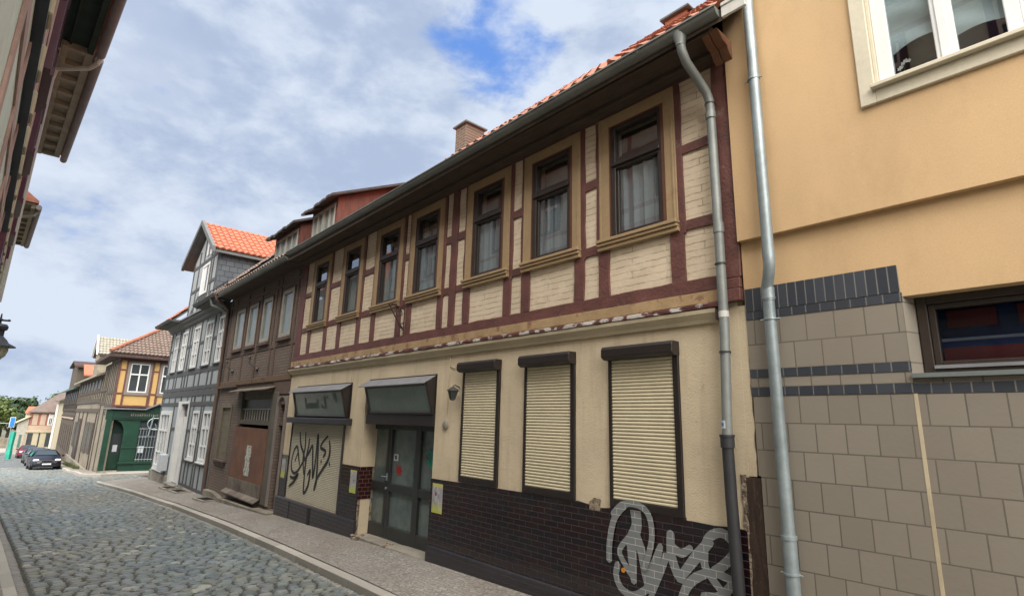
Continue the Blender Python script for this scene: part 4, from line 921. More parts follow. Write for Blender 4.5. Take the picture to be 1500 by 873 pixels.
def dormer(x0, x1, zf, zt, back):
    m = MB(); yb = 5.62+back; zr = zt+.42*back*1.15
    # side walls as prisms in the yz plane
    for xa, xb in ((x0, x0+.1), (x1-.1, x1)):
        a = [(5.62, zf-.6), (5.62, zt), (yb, zr), (yb, zf-.6)]; i = [m.P(xa, *p) for p in a]; j = [m.P(xb, *p) for p in a]; m.face(i); m.face(j[::-1])
        for k in range(4): m.face([i[k], i[(k+1) % 4], j[(k+1) % 4], j[k]])
    m.box(x0+.1, x1-.1, 5.62, 5.72, zf-.6, zf-.02); m.box(x0+.1, x1-.1, 5.62, 5.72, zt-.12, zt)
    Dm = m.build('dormer', 'red_boards', RB)
    FF = FY(5.62); w = (x1-x0-.28)/2
    for k in range(2):
        a = x0+.12+k*(w+.04)
        W = MB(FF); W.box(a, a+.05, -.05, .02, zf-.02, zt-.12); W.box(a+w-.05, a+w, -.05, .02, zf-.02, zt-.12); W.box(a+.05, a+w-.05, -.05, .02, zt-.17, zt-.12); W.box(a+.05, a+w-.05, -.05, .02, zf-.02, zf+.04); W.box(a+w/2-.025, a+w/2+.025, -.04, .015, zf+.04, zt-.17)
        W.build('window', 'old_white', Dm)
        part('pane', 'dusty_glass', Dm, FF, (a+.05, a+w-.05, -.04, -.03, zf, zt-.13))
    m = MB(); n = 14
    for k in range(n):
        xa = x0-.22+(x1-x0+.44)*k/n; xb = xa+(x1-x0+.44)/n; h = R(-.02, .03); q = R(-.04, .02)
        slab(m, [(xa, 5.34+q, zt-.05+h), (xb, 5.34+q, zt-.05+h), (xb, yb+.05, zr+.06), (xa, yb+.05, zr+.06)], .07)
    m.build('dormer_roof', 'roof_felt', RB)
dormer(-15.35, -13.62, 5.02, 5.86, 3.9)
dormer(-18.45, -16.28, 4.98, 5.80, 2.5)
part('shell', 'brown_brick', B, None, (-20.2, -13.9, 11.9, 12, -2.4, 3.9), (-20.2, -20.1, 5.26, 11.9, -2.4, 3.9))

# ------------------------------------------------------------------ GREY TIMBERED HOUSE
Gh = thing('grey_timbered_house', (-25, 5, -2.8), 'light grey half timbered house with white windows and a red tiled gable dormer', 'house')
GWn = [(-28.85, -27.98), (-27.35, -26.35), (-25.22, -24.2), (-23.27, -22.25), (-21.48, -20.56)]
m = MB(F); low = [(-29.15, -27.1, -2.3, .1), (-25.7, -24.2, -2.55, .45), (-23.38, -22.45, -1.57, .12), (-21.85, -20.82, -1.57, .12)]
m.wall(-29.75, -20.32, -2.9, 3.85, [(a, b, 1.78, 3.45) for a, b in GWn]+low, -.25, 0); m.build('infill_panels', 'grey_infill', Gh)
tm = MB(F)
def gp(u, z0, z1, w=.16): tm.bar((u, z0), (u, z1), w, .022, .006, .3, .001)
def gr(z, u0=-29.75, u1=-20.32, w=.16): tm.bar((u0, z), (u1, z), w, .020, .006, .3, .001)
for z, w in ((3.72, .22), (1.62, .18), (.98, .13), (.78, .22), (.38, .14)): gr(z, w=w)
gr(2.75, -29.75, -28.9, .1)
for (a, b), (c, d) in zip([(-30, -29.75)]+GWn, GWn+[(-20.32, 0)]): 
    if b > -29.7: gr(2.72, b, c, .11)
for a, b in GWn: gp(a-.09, .8, 3.8, .14); gp(b+.09, .8, 3.8, .14)
for u in (-29.66, -25.8, -20.42): gp(u, -2.6, 3.8, .18)
for u in (-26.9, -24.05, -23.5, -22.33, -22.0, -20.7): gp(u, -2.55, .7, .13)
for u in (-23.0, -21.4): gp(u, -2.55, -1.62, .1)
gr(-1.66, -24.1, -20.4, .12); gr(-2.52, -24.1, -20.4, .14); gr(-.6, -27.0, -25.7, .1); gr(-.6, -24.15, -23.4, .1); gr(-.6, -22.45, -21.9, .1)
for u in [-29.3+k*1.15 for k in range(8)]: gp(u, .45, .7, .1)
tm.build('timber_frame', 'grey_timber', Gh, bevel=.003)
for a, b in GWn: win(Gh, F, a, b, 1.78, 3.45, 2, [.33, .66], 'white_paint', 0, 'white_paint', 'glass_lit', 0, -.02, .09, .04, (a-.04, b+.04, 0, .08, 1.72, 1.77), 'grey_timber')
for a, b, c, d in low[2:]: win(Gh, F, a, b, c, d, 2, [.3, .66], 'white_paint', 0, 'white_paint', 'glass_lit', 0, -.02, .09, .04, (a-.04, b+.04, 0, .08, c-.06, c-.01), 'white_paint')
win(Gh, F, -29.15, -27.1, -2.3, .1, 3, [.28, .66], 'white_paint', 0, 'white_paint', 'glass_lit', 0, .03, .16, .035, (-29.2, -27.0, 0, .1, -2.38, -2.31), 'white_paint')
m = MB(F); m.box(-25.7, -25.35, -.2, .10, -2.6, .48); m.box(-25.35, -24.2, -.2, .06, .38, .48); m.box(-24.26, -24.18, -.2, .04, -2.6, .379)
D = m.build('door', 'white_paint', Gh, bevel=.005)
part('door_leaf', 'panel_red', D, F, (-25.35, -24.26, -.22, -.18, -2.55, .38)); m = MB(); m.box(-25.33, -25.27, 5.0-.0, 5.9, -2.55, .3); 
part('door_leaf', 'white_paint', D, F, (-25.34, -24.5, -.12, -.08, -2.55, -.1), bevel=.004)
part('pane', 'glass_far', D, F, (-25.34, -24.3, -.12, -.1, -.02, .37))
part('plinth', 'concrete', Gh, F, (-29.8, -25.75, 0, .07, -3.1, -2.42), (-24.15, -20.35, 0, .05, -3.1, -2.56), (-25.7, -24.2, 0, .2, -3.1, -2.6), bevel=.01)
part('mailbox', 'sign_white', Gh, F, (-27.0, -26.35, .03, .28, -2.25, -1.62), bevel=.01)
m = MB(F); m.profile([(0, 3.6), (.10, 3.66), (.12, 3.74), (.22, 3.80), (.26, 3.88), (0, 3.9)], -29.95, -20.5); m.build('cornice', 'grey_cornice', Gh, bevel=.004)
part('fascia_board', 'hood_grey', Gh, F, (-27.2, -23.0, .0, .30, 3.90, 3.96))
part('soffit', 'grey_timber', Gh, None, (-23.0, -20.3, 4.45, 4.98, 3.86, 3.95)); part('soffit', 'grey_timber', Gh, None, (-30.3, -27.0, 4.45, 4.98, 3.86, 3.95))
gutter(Gh, -22.9, -19.9, 4.40, 3.96, .09, 'lamp_grey'); gutter(Gh, -30.4, -27.1, 4.40, 3.96, .09, 'lamp_grey')
m = MB(); tiled(m, (-30.4, 4.42, 4.0), (3.05, 0, 0), (0, 3.3, 3.3), 10, 10, .03, 4, .04); RG = m.build('roof', 'pantile', Gh, norm=False)
m = MB(); tiled(m, (-23.0, 4.42, 4.0), (2.8, 0, 0), (0, 3.3, 3.3), 9, 10, .03, 4, .04); m.build('roof', 'tile_brown', Gh, norm=False)
m = MB()
for xa, xb, ya in ((-30.4, -27.35, 4.45), (-27.35, -23.0, 5.1), (-23.0, -20.2, 4.45)): za = 3.97+(ya-4.45); slab(m, [(xa, ya, za), (xb, ya, za), (xb, 7.7, 7.2), (xa, 7.7, 7.2)], .1)
slab(m, [(-30.4, 7.7, 7.2), (-20.2, 7.7, 7.2), (-20.2, 11.5, 3.9), (-30.4, 11.5, 3.9)], .1); m.build('roof_underside', 'grey_timber', RG)
# gable dormer
m = MB(F); m.prism([(-27.3, 3.97), (-23.1, 3.97), (-23.1, 6.2), (-25.3, 7.80), (-27.3, 6.5)], -.2, 0); DG = m.build('gable_dormer', 'grey_infill', RG)
tm = MB(F)
for u, z1 in ((-27.2, 6.5), (-26.3, 6.9), (-25.55, 7.4), (-24.25, 6.8), (-23.9, 6.6), (-23.2, 6.2)): tm.bar((u, 3.97), (u, z1), .14, .022, .006, .3, .001)
for z, a, b in ((6.28, -27.3, -23.1), (5.2, -27.3, -25.4), (5.2, -24.2, -23.1), (4.72, -25.5, -24.2), (4.05, -27.3, -23.1)): tm.bar((a, z), (b, z), .13, .020, .006, .3, .001)
tm.bar((-26.9, 4.1), (-25.6, 4.9), .12, .018, 0, 1, .001)
tm.build('timber_frame', 'grey_timber', DG)
W = part('window', 'white_paint', DG, F, (-25.45, -25.35, 0, .05, 4.8, 6.1), (-24.4, -24.3, 0, .05, 4.8, 6.1), (-25.35, -24.4, 0, .05, 6.0, 6.1), (-25.35, -24.4, 0, .05, 4.8, 4.9), (-25.35, -24.75, .0, .03, 4.9, 6.0))
part('window', 'white_paint', DG, F, (-25.15, -24.95, 0, .04, 6.5, 7.05), (-24.6, -24.4, 0, .04, 6.45, 6.98), (-24.95, -24.6, 0, .04, 6.9, 7.0))
part('pane', 'glass_far', DG, F, (-24.75, -24.4, .0, .02, 4.9, 6.0)); part('pane', 'glass_far', DG, F, (-24.95, -24.6, .0, .02, 6.5, 6.9))
m = MB(); a = [(5.0, 4.3), (5.0, 6.15), (7.2, 6.15), (7.1, 6.1)]
i = [m.P(-23.11, *p) for p in a[:3]]; j = [m.P(-23.0, *p) for p in a[:3]]; m.face(i); m.face(j[::-1])
for k in range(3): m.face([i[k], i[(k+1) % 3], j[(k+1) % 3], j[k]])
m.build('cheek', 'slate_shingle', DG)
part('eaves_board', 'brown_boards_far', DG, None, (-23.0, -22.86, 5.0, 7.0, 6.13, 6.42))
m = MB(); tiled(m, (-22.72, 4.72, 6.30), (0, 3.2, 0), (-2.63, 0, 1.72), 14, 8, .03, 4, .035)
tiled(m, (-28.15, 4.72, 6.55), (0, 3.2, 0), (2.8, 0, 1.47), 14, 8, .03, 4, .035); m.build('roof', 'pantile_new', DG, norm=False)
m = MB()
slab(m, [(-22.7, 4.62, 6.34), (-25.37, 4.62, 8.09), (-25.37, 4.74, 8.09), (-22.7, 4.74, 6.34)], .22); slab(m, [(-28.2, 4.62, 6.60), (-25.37, 4.62, 8.09), (-25.37, 4.74, 8.09), (-28.2, 4.74, 6.60)], .22)
slab(m, [(-28.15, 4.75, 6.50), (-25.37, 4.75, 7.96), (-25.37, 7.8, 7.96), (-28.15, 7.8, 6.50)], .1); slab(m, [(-22.76, 4.75, 6.24), (-25.37, 4.75, 7.95), (-25.37, 7.8, 7.95), (-22.76, 7.8, 6.24)], .1)
m.build('barge_board', 'grey_cornice', DG)
m = MB(); pts = [(-19.9, 4.40, 3.88), (-19.9, 4.42, 3.74), (-19.95, 4.7, 3.62), (-20.1, 4.88, 3.5), (-20.22, 4.9, 3.3), (-20.24, 4.92, 1.0), (-20.26, 4.92, -2.4)]; m.tube(pts, .055, 10); m.build('downpipe', 'brown_timber', Gh, smooth=True)
m = MB(); m.tube([(-20.6, 4.4, 3.88), (-20.6, 4.45, 3.66), (-20.45, 4.75, 3.55), (-20.3, 4.9, 3.4)], .05, 10); m.build('downpipe', 'zinc_pipe_old', Gh, smooth=True)
part('snow_guard', 'dark_metal', RG, None, *[(-22.6+k*.45, -22.57+k*.45, 4.75, 4.78, 4.28, 4.55) for k in range(6)], (-22.6, -20.2, 4.74, 4.77, 4.5, 4.53), (-22.6, -20.2, 4.74, 4.77, 4.40, 4.42))
part('shell', 'grey_infill', Gh, None, (-29.75, -29.65, 5.0, 11.4, -3, 3.9), (-29.7, -20.4, 11.3, 11.4, -3, 3.9))

# ------------------------------------------------------------------ GREEN CORNER SHOP HOUSE
Q = thing('corner_shop_house', (-38.7, 4.1, -3.3), 'corner house with dark green shop front and ochre timbered upper floor', 'house')
X = FX(-38.7)
part('wall', 'beige_infill', Q, None, (-42.6, -38.72, 4.12, 4.3, -3.4, 3.1), (-46, -45.9, 4.3, 12, -3.4, 3), bevel=0)
m = MB(X); m.wall(4.1, 9.5, .32, 3.15, [(4.66, 5.6, 1.15, 2.82), (6.25, 7.2, 1.15, 2.82)], -.2, 0); m.build('infill_panels', 'ochre_infill', Q)
tm = MB(X)
for u0, u1 in ((4.08, 4.19), (4.44, 4.55), (5.68, 5.84), (6.08, 6.2), (7.3, 7.45), (8.6, 8.75)): tm.bar(((u0+u1)/2, .32), ((u0+u1)/2, 3.1), u1-u0, .025, .005, .3, .001)
for z in (.36, 1.06, 3.05): tm.bar((4.1, z), (9.5, z), .1 if z < 3 else .22, .023, .005, .3, .001)
for a, b in ((4.19, 4.44), (5.84, 6.08)): tm.bar((a, 2.40), (b, 2.40), .09, .022, 0, 1, .001)
tm.build('timber_frame', 'maroon_timber', Q)
for a, b in ((4.66, 5.6), (6.27, 7.22)):
    win(Q, X, a, b, 1.15, 2.80, 2, [.62], 'mauve_frame', .13, 'white_paint', 'glass_far', .045, -.0, .06, .035)
    part('sill', 'mauve_frame', Q, X, (a-.14, b+.14, .03, .07, .98, 1.02))
m = MB(X); m.box(3.95, 4.2, -.1, .10, -3.42, .1); m.box(3.9, 9.5, -.2, .06, -.42, .14); m.box(4.86, 5.58, -.2, .02, -3.45, -.42)
m.box(5.58, 9.5, -.2, .04, -3.5, -2.72); m.box(8.0, 9.5, -.2, .02, -2.72, -.42); m.box(4.86, 5.58, .021, .05, -2.0, -1.92); m.box(4.8, 5.6, .021, .10, -2.85, -2.75); m.box(5.58, 8.0, -.05, .09, -2.85, -2.72)
n = 8
m.prism([(4.86, -.43), (4.30, -.43)]+[(4.30+.56*sin(pi/2*k/n), -.43-.0-.75*(1-cos(pi/2*k/n))) for k in range(1, n+1)], -.2, .018)
SF = m.build('shop_front', 'green_paint', Q, bevel=.01)
part('recess', 'green_dark', Q, X, (4.2, 4.86, -.5, -.45, -3.4, -.4), (4.2, 4.22, -.45, -.2, -3.4, -.4))
part('door', 'green_paint', Q, X, (4.3, 4.86, -.44, -.38, -3.15, -2.35), (4.3, 4.42, -.44, -.38, -2.35, -1.2), bevel=.005)
part('pane', 'glass_far', Q, X, (4.42, 4.86, -.43, -.41, -2.35, -1.2))
part('notice', 'sign_white', Q, X, (4.50, 4.72, -.37, -.365, -2.2, -1.82)); part('notice', 'sign_white', Q, X, (5.68, 5.95, .0, .005, -2.25, -1.88))
part('step', 'stone_step', Q, X, (3.95, 4.86, -.4, .25, -3.42, -3.2), bevel=.01)
part('pane', 'glass_far', Q, X, (5.58, 8.0, -.12, -.1, -2.72, -.42))
m = MB(X)
for k in range(16): u = 5.64+k*.15; m.tube([(u, .03, -2.72), (u+.03, .03, -.95 if k < 3 else -.85)], .014, 5)
for z in (-2.62, -1.95, -1.35, -.9): m.tube([(5.6, .035, z), (8.0, .035, z)], .014, 5)
m.build('window_bars', 'zinc_pipe', Q)
m = MB(X); pts = [(6.9, .2, -.30)]+[(6.25-.33*sin(pi*k/8), .2, -.62+.32*cos(pi*k/8)) for k in range(0, 9)]+[(6.9, .2, -.94)]; m.tube(pts, .03, 6); m.tube([(6.17, .2, -.12), (6.05, .2, -1.3)], .04, 6); m.tube([(6.3, .2, -.6), (6.38, .2, -.8), (6.25, .2, -.9)], .025, 6)
m.build('emblem', 'zinc_pipe', Q)
part('sign_board', 'green_dark', Q, X, (4.3, 7.9, .061, .09, -.33, .06))
m = MB(X); u = 5.05
while u < 6.7:
    h = R(.06, .13); m.box(u, u+.035, .091, .10, -.2, -.2+h+.05); m.box(u, u+R(.05, .08), .091, .099, -.2+R(0, h), -.17+h*.6); u += R(.09, .12)
m.build('lettering', 'gold_letter', Q)
m = MB(X); m.prism([(3.7, .17), (5.72, .17), (6.36, .50), (7.0, .17), (9.5, .17), (9.5, .23), (7.03, .23), (6.36, .58), (5.70, .235), (3.7, .235)], 0, .22); m.build('hood', 'hood_grey', Q)
m = MB(X); m.prism([(5.75, .16), (6.36, .47), (6.97, .16)], .0, .05); m.build('gable', 'green_paint', Q)
part('base_strip', 'concrete', Q, X, (4.86, 9.5, .0, .05, -3.65, -3.45))
# hipped roof
ev = 3.32; m = MB()
tiled(m, (-38.15, 3.5, ev), (0, 8.5, 0), (-5.4, 0, 3.456), 42, 20, .03, 4, .05); RQ = m.build('roof', 'tile_brown', Q, norm=False)
m = MB(); slab(m, [(-38.2, 3.52, ev-.03), (-38.2, 12, ev-.03), (-43.6, 12, 6.72), (-43.6, 8.38, 6.72)], .1); slab(m, [(-38.2, 3.52, ev-.03), (-43.6, 8.38, 6.72), (-46, 8.38, 6.72), (-46, 3.52, ev-.03)], .1)
slab(m, [(-46, 8.38, 6.72), (-43.6, 8.38, 6.72), (-43.6, 12, 6.72), (-46, 12, 5)], .1)
m.build('roof_underside', 'dark_timber', RQ)
m = MB()
for v in list(range(0)): pass
m = MB(); m.tube([(-38.15, 3.5, ev+.08), (-43.6, 8.4, 6.84)], .10, 6); m.build('hip_tiles', 'tile_ridge', RQ)
part('soffit', 'dark_timber', Q, None, (-46, -38.2, 3.5, 4.1, ev-.24, ev-.14), (-38.7, -38.2, 4.1, 10, ev-.24, ev-.14), (-38.71, -38.55, 4.1, 9.5, 3.1, ev-.2))
# clip the tiled slope left of the hip by removing faces beyond the hip line
me = RQ.data; bm = bmesh.new(); bm.from_mesh(me); ox, oy, oz = Q.location
kill = []
for f in bm.faces:
    c = f.calc_center_median(); wx, wy = c.x+ox, c.y+oy
    if wy < 3.5+(-38.15-wx)*.9-.03: kill.append(f)
bmesh.ops.delete(bm, geom=kill, context='FACES'); bm.to_mesh(me); bm.free()

# ------------------------------------------------------------------ ROW BEYOND
def timber_row(name, x0, x1, zg, z_mid, z_ev, infill, timber, label, loc_y=4.2, low=None, lower_mat=None, roofm='tile_grey', rh=2.6, F0=None):
    H_ = thing(name, ((x0+x1)/2, loc_y, zg), label, 'house'); F_ = FY(loc_y)
    part('wall', infill, H_, F_, (x0, x1, -.3, 0, z_mid, z_ev)); part('wall', lower_mat or infill, H_, F_, (x0, x1, -.3, -.03, zg-.5, z_mid))
    part('shell', infill, H_, None, (x0, x0+.1, loc_y+.3, 11, zg-.5, z_ev), (x1-.1, x1, loc_y+.3, 11, zg-.5, z_ev), (x0, x1, 10.9, 11, zg-.5, z_ev))
    t = MB(F_); n = max(3, int((x1-x0)/1.1))
    for k in range(n+1):
        u = x0+.08+(x1-x0-.16)*k/n; t.bar((u, z_mid), (u, z_ev), .30, .04, .01, .5, .001)
    for z, w in ((z_mid+.1, .25), (z_mid+.75, .12), (z_ev-.12, .24)): t.bar((x0, z), (x1, z), w, .045, .01, .8, .001)
    t.bar((x0, z_mid-.55), (x1, z_mid-.55), .26, .05, .01, .8, -.02)
    t.build('timber_frame', timber, H_)
    for k in range(0, n, 2):
        u = x0+.25+(x1-x0-.16)*k/n; w = (x1-x0)/n-.35
        W = part('window', timber, H_, F_, (u, u+w, 0, .04, z_mid+.85, z_ev-.3)); part('pane', 'glass_far', W, F_, (u+.08, u+w-.08, .04, .045, z_mid+.93, z_ev-.38))
    yr = loc_y+3.4
    r = MB(); slab(r, [(x0-.1, loc_y-.5, z_ev-.1), (x1+.1, loc_y-.5, z_ev-.1), (x1+.1, yr, z_ev+rh), (x0-.1, yr, z_ev+rh)], .14); slab(r, [(x0-.1, yr, z_ev+rh), (x1+.1, yr, z_ev+rh), (x1+.1, 11.3, z_ev-.1), (x0-.1, 11.3, z_ev-.1)], .14)
    R_ = r.build('roof', roofm, H_); return H_, F_, R_
# pale house next to the corner shop: two panels deep
H5, F5, R5 = timber_row('old_timber_house', -64.7, -46.1, -4.1, .62, 2.55, 'beige_infill', 'weathered_timber', 'weathered beige timber framed house just left of the green shop', rh=1.4)
part('wall', 'beige_infill', H5, F5, (-46.1, -42.6, -.3, 0, -3.9, 3.0)); 
t = MB(F5)
for u in (-46.0, -45.0, -44.2, -43.3, -42.7): t.bar((u, .5), (u, 3.0), .22, .04, .01, .5, .001)
for u in (-45.4,): t.bar((u, -3.9), (u, .5), .3, .04, .02, .5, .001)
for z in (.55, 1.4, 2.9): t.bar((-46.1, z), (-42.6, z), .22, .045, .01, .8, .001)
t.build('timber_frame', 'weathered_timber', H5)
for a, b, z0, z1 in ((-59.5, -57.3, -4.1, -.6), (-52.6, -50.3, -2.9, -.75), (-49.6, -47.6, -2.8, -.75), (-62.5, -60.8, -2.9, -.9)):
    W = part('window' if z0 > -4 else 'door', 'dark_timber' if z0 < -4 else 'weathered_timber', H5, F5, (a, b, -.03, .05, z0, z1), bevel=.02)
    part('pane', 'glass_far', W, F5, (a+.3, (a+b)/2-.1, .051, .056, z0+.25, z1-.2), ((a+b)/2+.1, b-.3, .051, .056, z0+.25, z1-.2))
part('plinth', 'stone_step', H5, F5, (-64.7, -42.6, -.03, .12, -5, -3.75), bevel=.03)
for u in (-64.6, -60.2, -56.8, -53.4, -47.0): t = MB(F5); t.bar((u, -4.2), (u, .1), .3, .05, .01, .5, -.03); t.build('timber_post', 'grey_timber_old', H5)
m = MB(FY(4.6)); m.prism([(-60.8, 2.4), (-57.4, 2.4), (-57.4, 4.75), (-59.07, 6.2), (-60.8, 4.75)], -4, 0); GD = m.build('dormer', 'beige_infill', R5)
m = MB(); tiled(m, (-57.15, 4.4, 4.75), (0, 4.6, 0), (-1.92, 0, 1.62), 20, 7, .03, 4, .04); m.build('dormer_roof', 'tile_grey', GD, norm=False)
m = MB(); slab(m, [(-57.1, 4.3, 4.85), (-59.07, 4.3, 6.5), (-59.07, 4.42, 6.5), (-57.1, 4.42, 4.85)], .2); slab(m, [(-61.0, 4.3, 4.85), (-59.07, 4.3, 6.5), (-59.07, 4.42, 6.5), (-61.0, 4.42, 4.85)], .2); m.build('barge_board', 'white_paint', GD)
m = MB(); slab(m, [(-57.15, 4.43, 4.7), (-59.07, 4.43, 6.32), (-59.07, 9, 6.32), (-57.15, 9, 4.7)], .1); slab(m, [(-61, 4.43, 4.7), (-59.07, 4.43, 6.32), (-59.07, 9, 6.32), (-61, 9, 4.7)], .1); m.build('roof_underside', 'dark_timber', GD)
t = MB(FY(4.119))
for u in (-42.4, -41.6, -40.8, -40.0, -39.2, -38.82): t.bar((u, -.2), (u, 3.05), .2, .03, .01, .5, .001)
for z in (.35, 1.15, 2.95): t.bar((-42.6, z), (-38.73, z), .2, .032, .01, .8, .001)
for u in (-42.3, -39.0): t.bar((u, -3.5), (u, .2), .3, .03, .02, .5, .001)
t.build('timber_frame', 'weathered_timber', Q)
H6, F6, R6 = timber_row('brown_gabled_house', -83, -64.9, -4.7, .0, 2.2, 'brown_boards_far', 'grey_timber_old', 'dark brown boarded house with a tall red roofed dormer', roofm='green_copper', rh=1.5)
part('wall_band', 'pink_stone', H6, F6, (-83, -64.9, .05, .09, -.75, -.6))
for k in range(6): part('window', 'weathered_timber', H6, F6, (-81.5+k*2.7, -80+k*2.7, -.03, .05, -3.6, -1.3))
m = MB(); m.box(-80.2, -72.2, 4.2, 9, 2.2, 4.75); DM = m.build('dormer', 'brown_boards_far', H6)
m = MB(); slab(m, [(-80.6, 3.9, 4.85), (-76, 3.9, 5.3), (-76, 9, 5.3), (-80.6, 9, 4.85)], .15); slab(m, [(-76, 3.9, 5.3), (-71.8, 3.9, 4.55), (-71.8, 9, 4.55), (-76, 9, 5.3)], .15); m.build('dormer_roof', 'dark_timber', DM)
m = MB(); slab(m, [(-72.1, 4.6, 4.75), (-69.5, 4.6, 3.6), (-69.5, 10, 3.6), (-72.1, 10, 4.75)], .15); m.build('dormer_roof', 'pantile_new', DM)
H7 = thing('cream_gabled_house', (-88, 4.2, -5.0), 'narrow cream sided house beyond the brown boarded one', 'house')
part('wall', 'pale_yellow', H7, None, (-94, -83.1, 4.22, 11, -5.6, 1.2)); m = MB(); slab(m, [(-94.2, 3.8, 1.2), (-83.1, 3.8, 1.2), (-83.1, 7.6, 3), (-94.2, 7.6, 3)], .14); m.build('roof', 'roof_mauve', H7)
part('downpipe', 'white_paint', H7, None, (-92.2, -91.9, 3.95, 4.15, -5.5, 1.0))

# ------------------------------------------------------------------ FAR HOUSE WITH ANNEX
Xf = FX(-95.0)
FH = thing('red_brick_house', (-95, 3, -5.3), 'small red and cream house facing up the street at its far end', 'house')
part('wall', 'brick_red', FH, Xf, (1.68, 8, -8, 0, -2.55, -.2)); part('wall', 'pale_yellow', FH, Xf, (1.66, 8, -8, .03, -5.6, -2.78)); part('belt_course', 'pale_yellow', FH, Xf, (1.5, 8, -8, .15, -2.8, -2.6)); part('belt_course', 'pink_stone', FH, Xf, (1.66, 8, -8, .04, -2.6, -1.95))
for u in (1.95, 2.75, 3.5, 4.9): part('window', 'pink_stone' if u != 3.5 else 'white_paint', FH, Xf, (u-.02, u+.52, 0, .06, -1.9, -.45))
part('pane', 'glass_far', FH, Xf, (3.62, 3.72, .06, .07, -1.8, -1.0), (3.8, 3.9, .06, .07, -1.8, -1.0))
for a, b in ((1.75, 2.28), (2.85, 3.0), (3.6, 4.6)): part('shop_window', 'glass_far', FH, Xf, (a, b, .03, .06, -4.6, -2.9))
m = MB(); slab(m, [(-94.6, 1.45, -.2), (-94.6, 9, -.2), (-98, 9, 3.4), (-98, 5.6, 3.4)], .15); slab(m, [(-94.6, 1.45, -.2), (-98, 5.6, 3.4), (-103, 5.6, 3.4), (-103, 1.45, -.2)], .15); m.build('roof', 'roof_mauve', FH)
AN = thing('white_annex', (-95, 1, -5.3), 'low whitewashed lean-to beside the red and cream house', 'annex')
m = MB(Xf); m.prism([(.62, -5.6), (1.64, -5.6), (1.64, -.95), (.62, -1.65)], -6, 0); m.build('wall', 'old_white', AN); part('window', 'green_copper', AN, Xf, (.98, 1.22, 0, .05, -4.7, -3.1)); part('window', 'pink_stone', AN, Xf, (1.32, 1.46, 0, .05, -4.7, -3.1))
m = MB(); slab(m, [(-94.7, .38, -1.6), (-94.7, 1.75, -.72), (-101, 1.75, -.72), (-101, .38, -1.6)], .12); m.build('roof', 'pale_yellow', AN)
OH = thing('orange_roofed_house', (-108, 2, -5.4), 'orange roofed house peeping over the lean-to roof', 'house')
part('wall', 'window_cream', OH, None, (-112, -108, 1.4, 5, -5.4, -.3)); m = MB(); slab(m, [(-107.7, 1.2, -.4), (-107.7, 5, -.4), (-110, 5, .5), (-110, 1.5, .5)], .15); m.build('roof', 'pantile_new', OH)
# wall across the far square
tag(part('boundary_wall', 'stone_step', None, FX(-112), (-25, .6, -.4, 0, -5.6, -4.1)), 'low pale stone wall across the far end of the street', 'wall')
# blue sign with teal netting
S = thing('blue_sign', (-80, .1, -5.1), 'tilted blue sign board above the teal netting at the street end', 'sign')
Xs = FX(-80); part('panel', 'sign_blue', S, Xs, (-.12, .22, 0, .05, -1.78, -.86)); part('frame', 'sign_white', S, Xs, (-.18, .28, -.04, -.005, -1.86, -.80)); m = MB(); m.tube([(-80.1, .05, -5.2), (-80.1, .05, -.9)], .04, 8); m.tube([(-80.1, .05, -1.5), (-82, -3.5, -1.3)], .03, 6); m.build('pole', 'zinc_pipe', S)
N = MB(); 
def nf(a, b): t = 2*pi*a; r = .24+.03*sin(t*5)+.02*sin(b*9); return (-79+r*cos(t), .30+r*.9*sin(t), -5.05+2.75*b)
N.grid(nf, 24, 10); tag(N.build('netting', 'net_teal', None, smooth=True), 'teal netting wrapped round a post at the far end of the street', 'netting')

# ------------------------------------------------------------------ HOUSES ON THE LEFT
LH = thing('mint_timbered_house', (-10, -.5, -2.1), 'mint green timbered house with deep coffered eaves on the left', 'house')
U = FL(0); Lw = FL(-.025)
X0, X1 = -20.2, 1.5
WU = [(x, x+.9) for x in (-19.3, -17.2, -15.1, -13.0, -10.9, -8.8, -6.7, -4.6, -2.6, -.6)]
m = MB(U); m.wall(X0, X1, 2.05, 7.3, [(a, b, 2.9, 4.1) for a, b in WU]+[(a, b, 5.3, 6.5) for a, b in WU], -.25, 0); m.build('wall', 'mint', LH)
m = MB(Lw); m.wall(X0, X1, -2.9, 1.72, [(a, b, .1, 1.3) for a, b in WU[:-3]], -.25, 0); m.build('wall', 'mint', LH)
t = MB(U)
x = X0+.1
while x < X1:
    for z0, z1 in ((2.05, 4.6), (4.8, 7.3)): t.bar((x, z0), (x, z1), .13, .012, .01, .3, .001)
    x += 1.05
for z, w in ((2.15, .2), (2.75, .12), (4.7, .2), (5.15, .12), (6.65, .12), (7.2, .22)): t.bar((X0, z), (X1, z), w*.8, .010, .01, .4, .001)
t.build('timber_frame', 'pinkish_timber', LH)
t = MB(Lw); x = X0+.1
while x < X1: t.bar((x, -2.6), (x, 1.7), .12, .010, .01, .3, .001); x += 1.05
for z in (-.05, 1.42): t.bar((X0, z), (X1, z), .12, .008, .01, .4, .001)
t.build('timber_frame', 'pinkish_timber', LH)
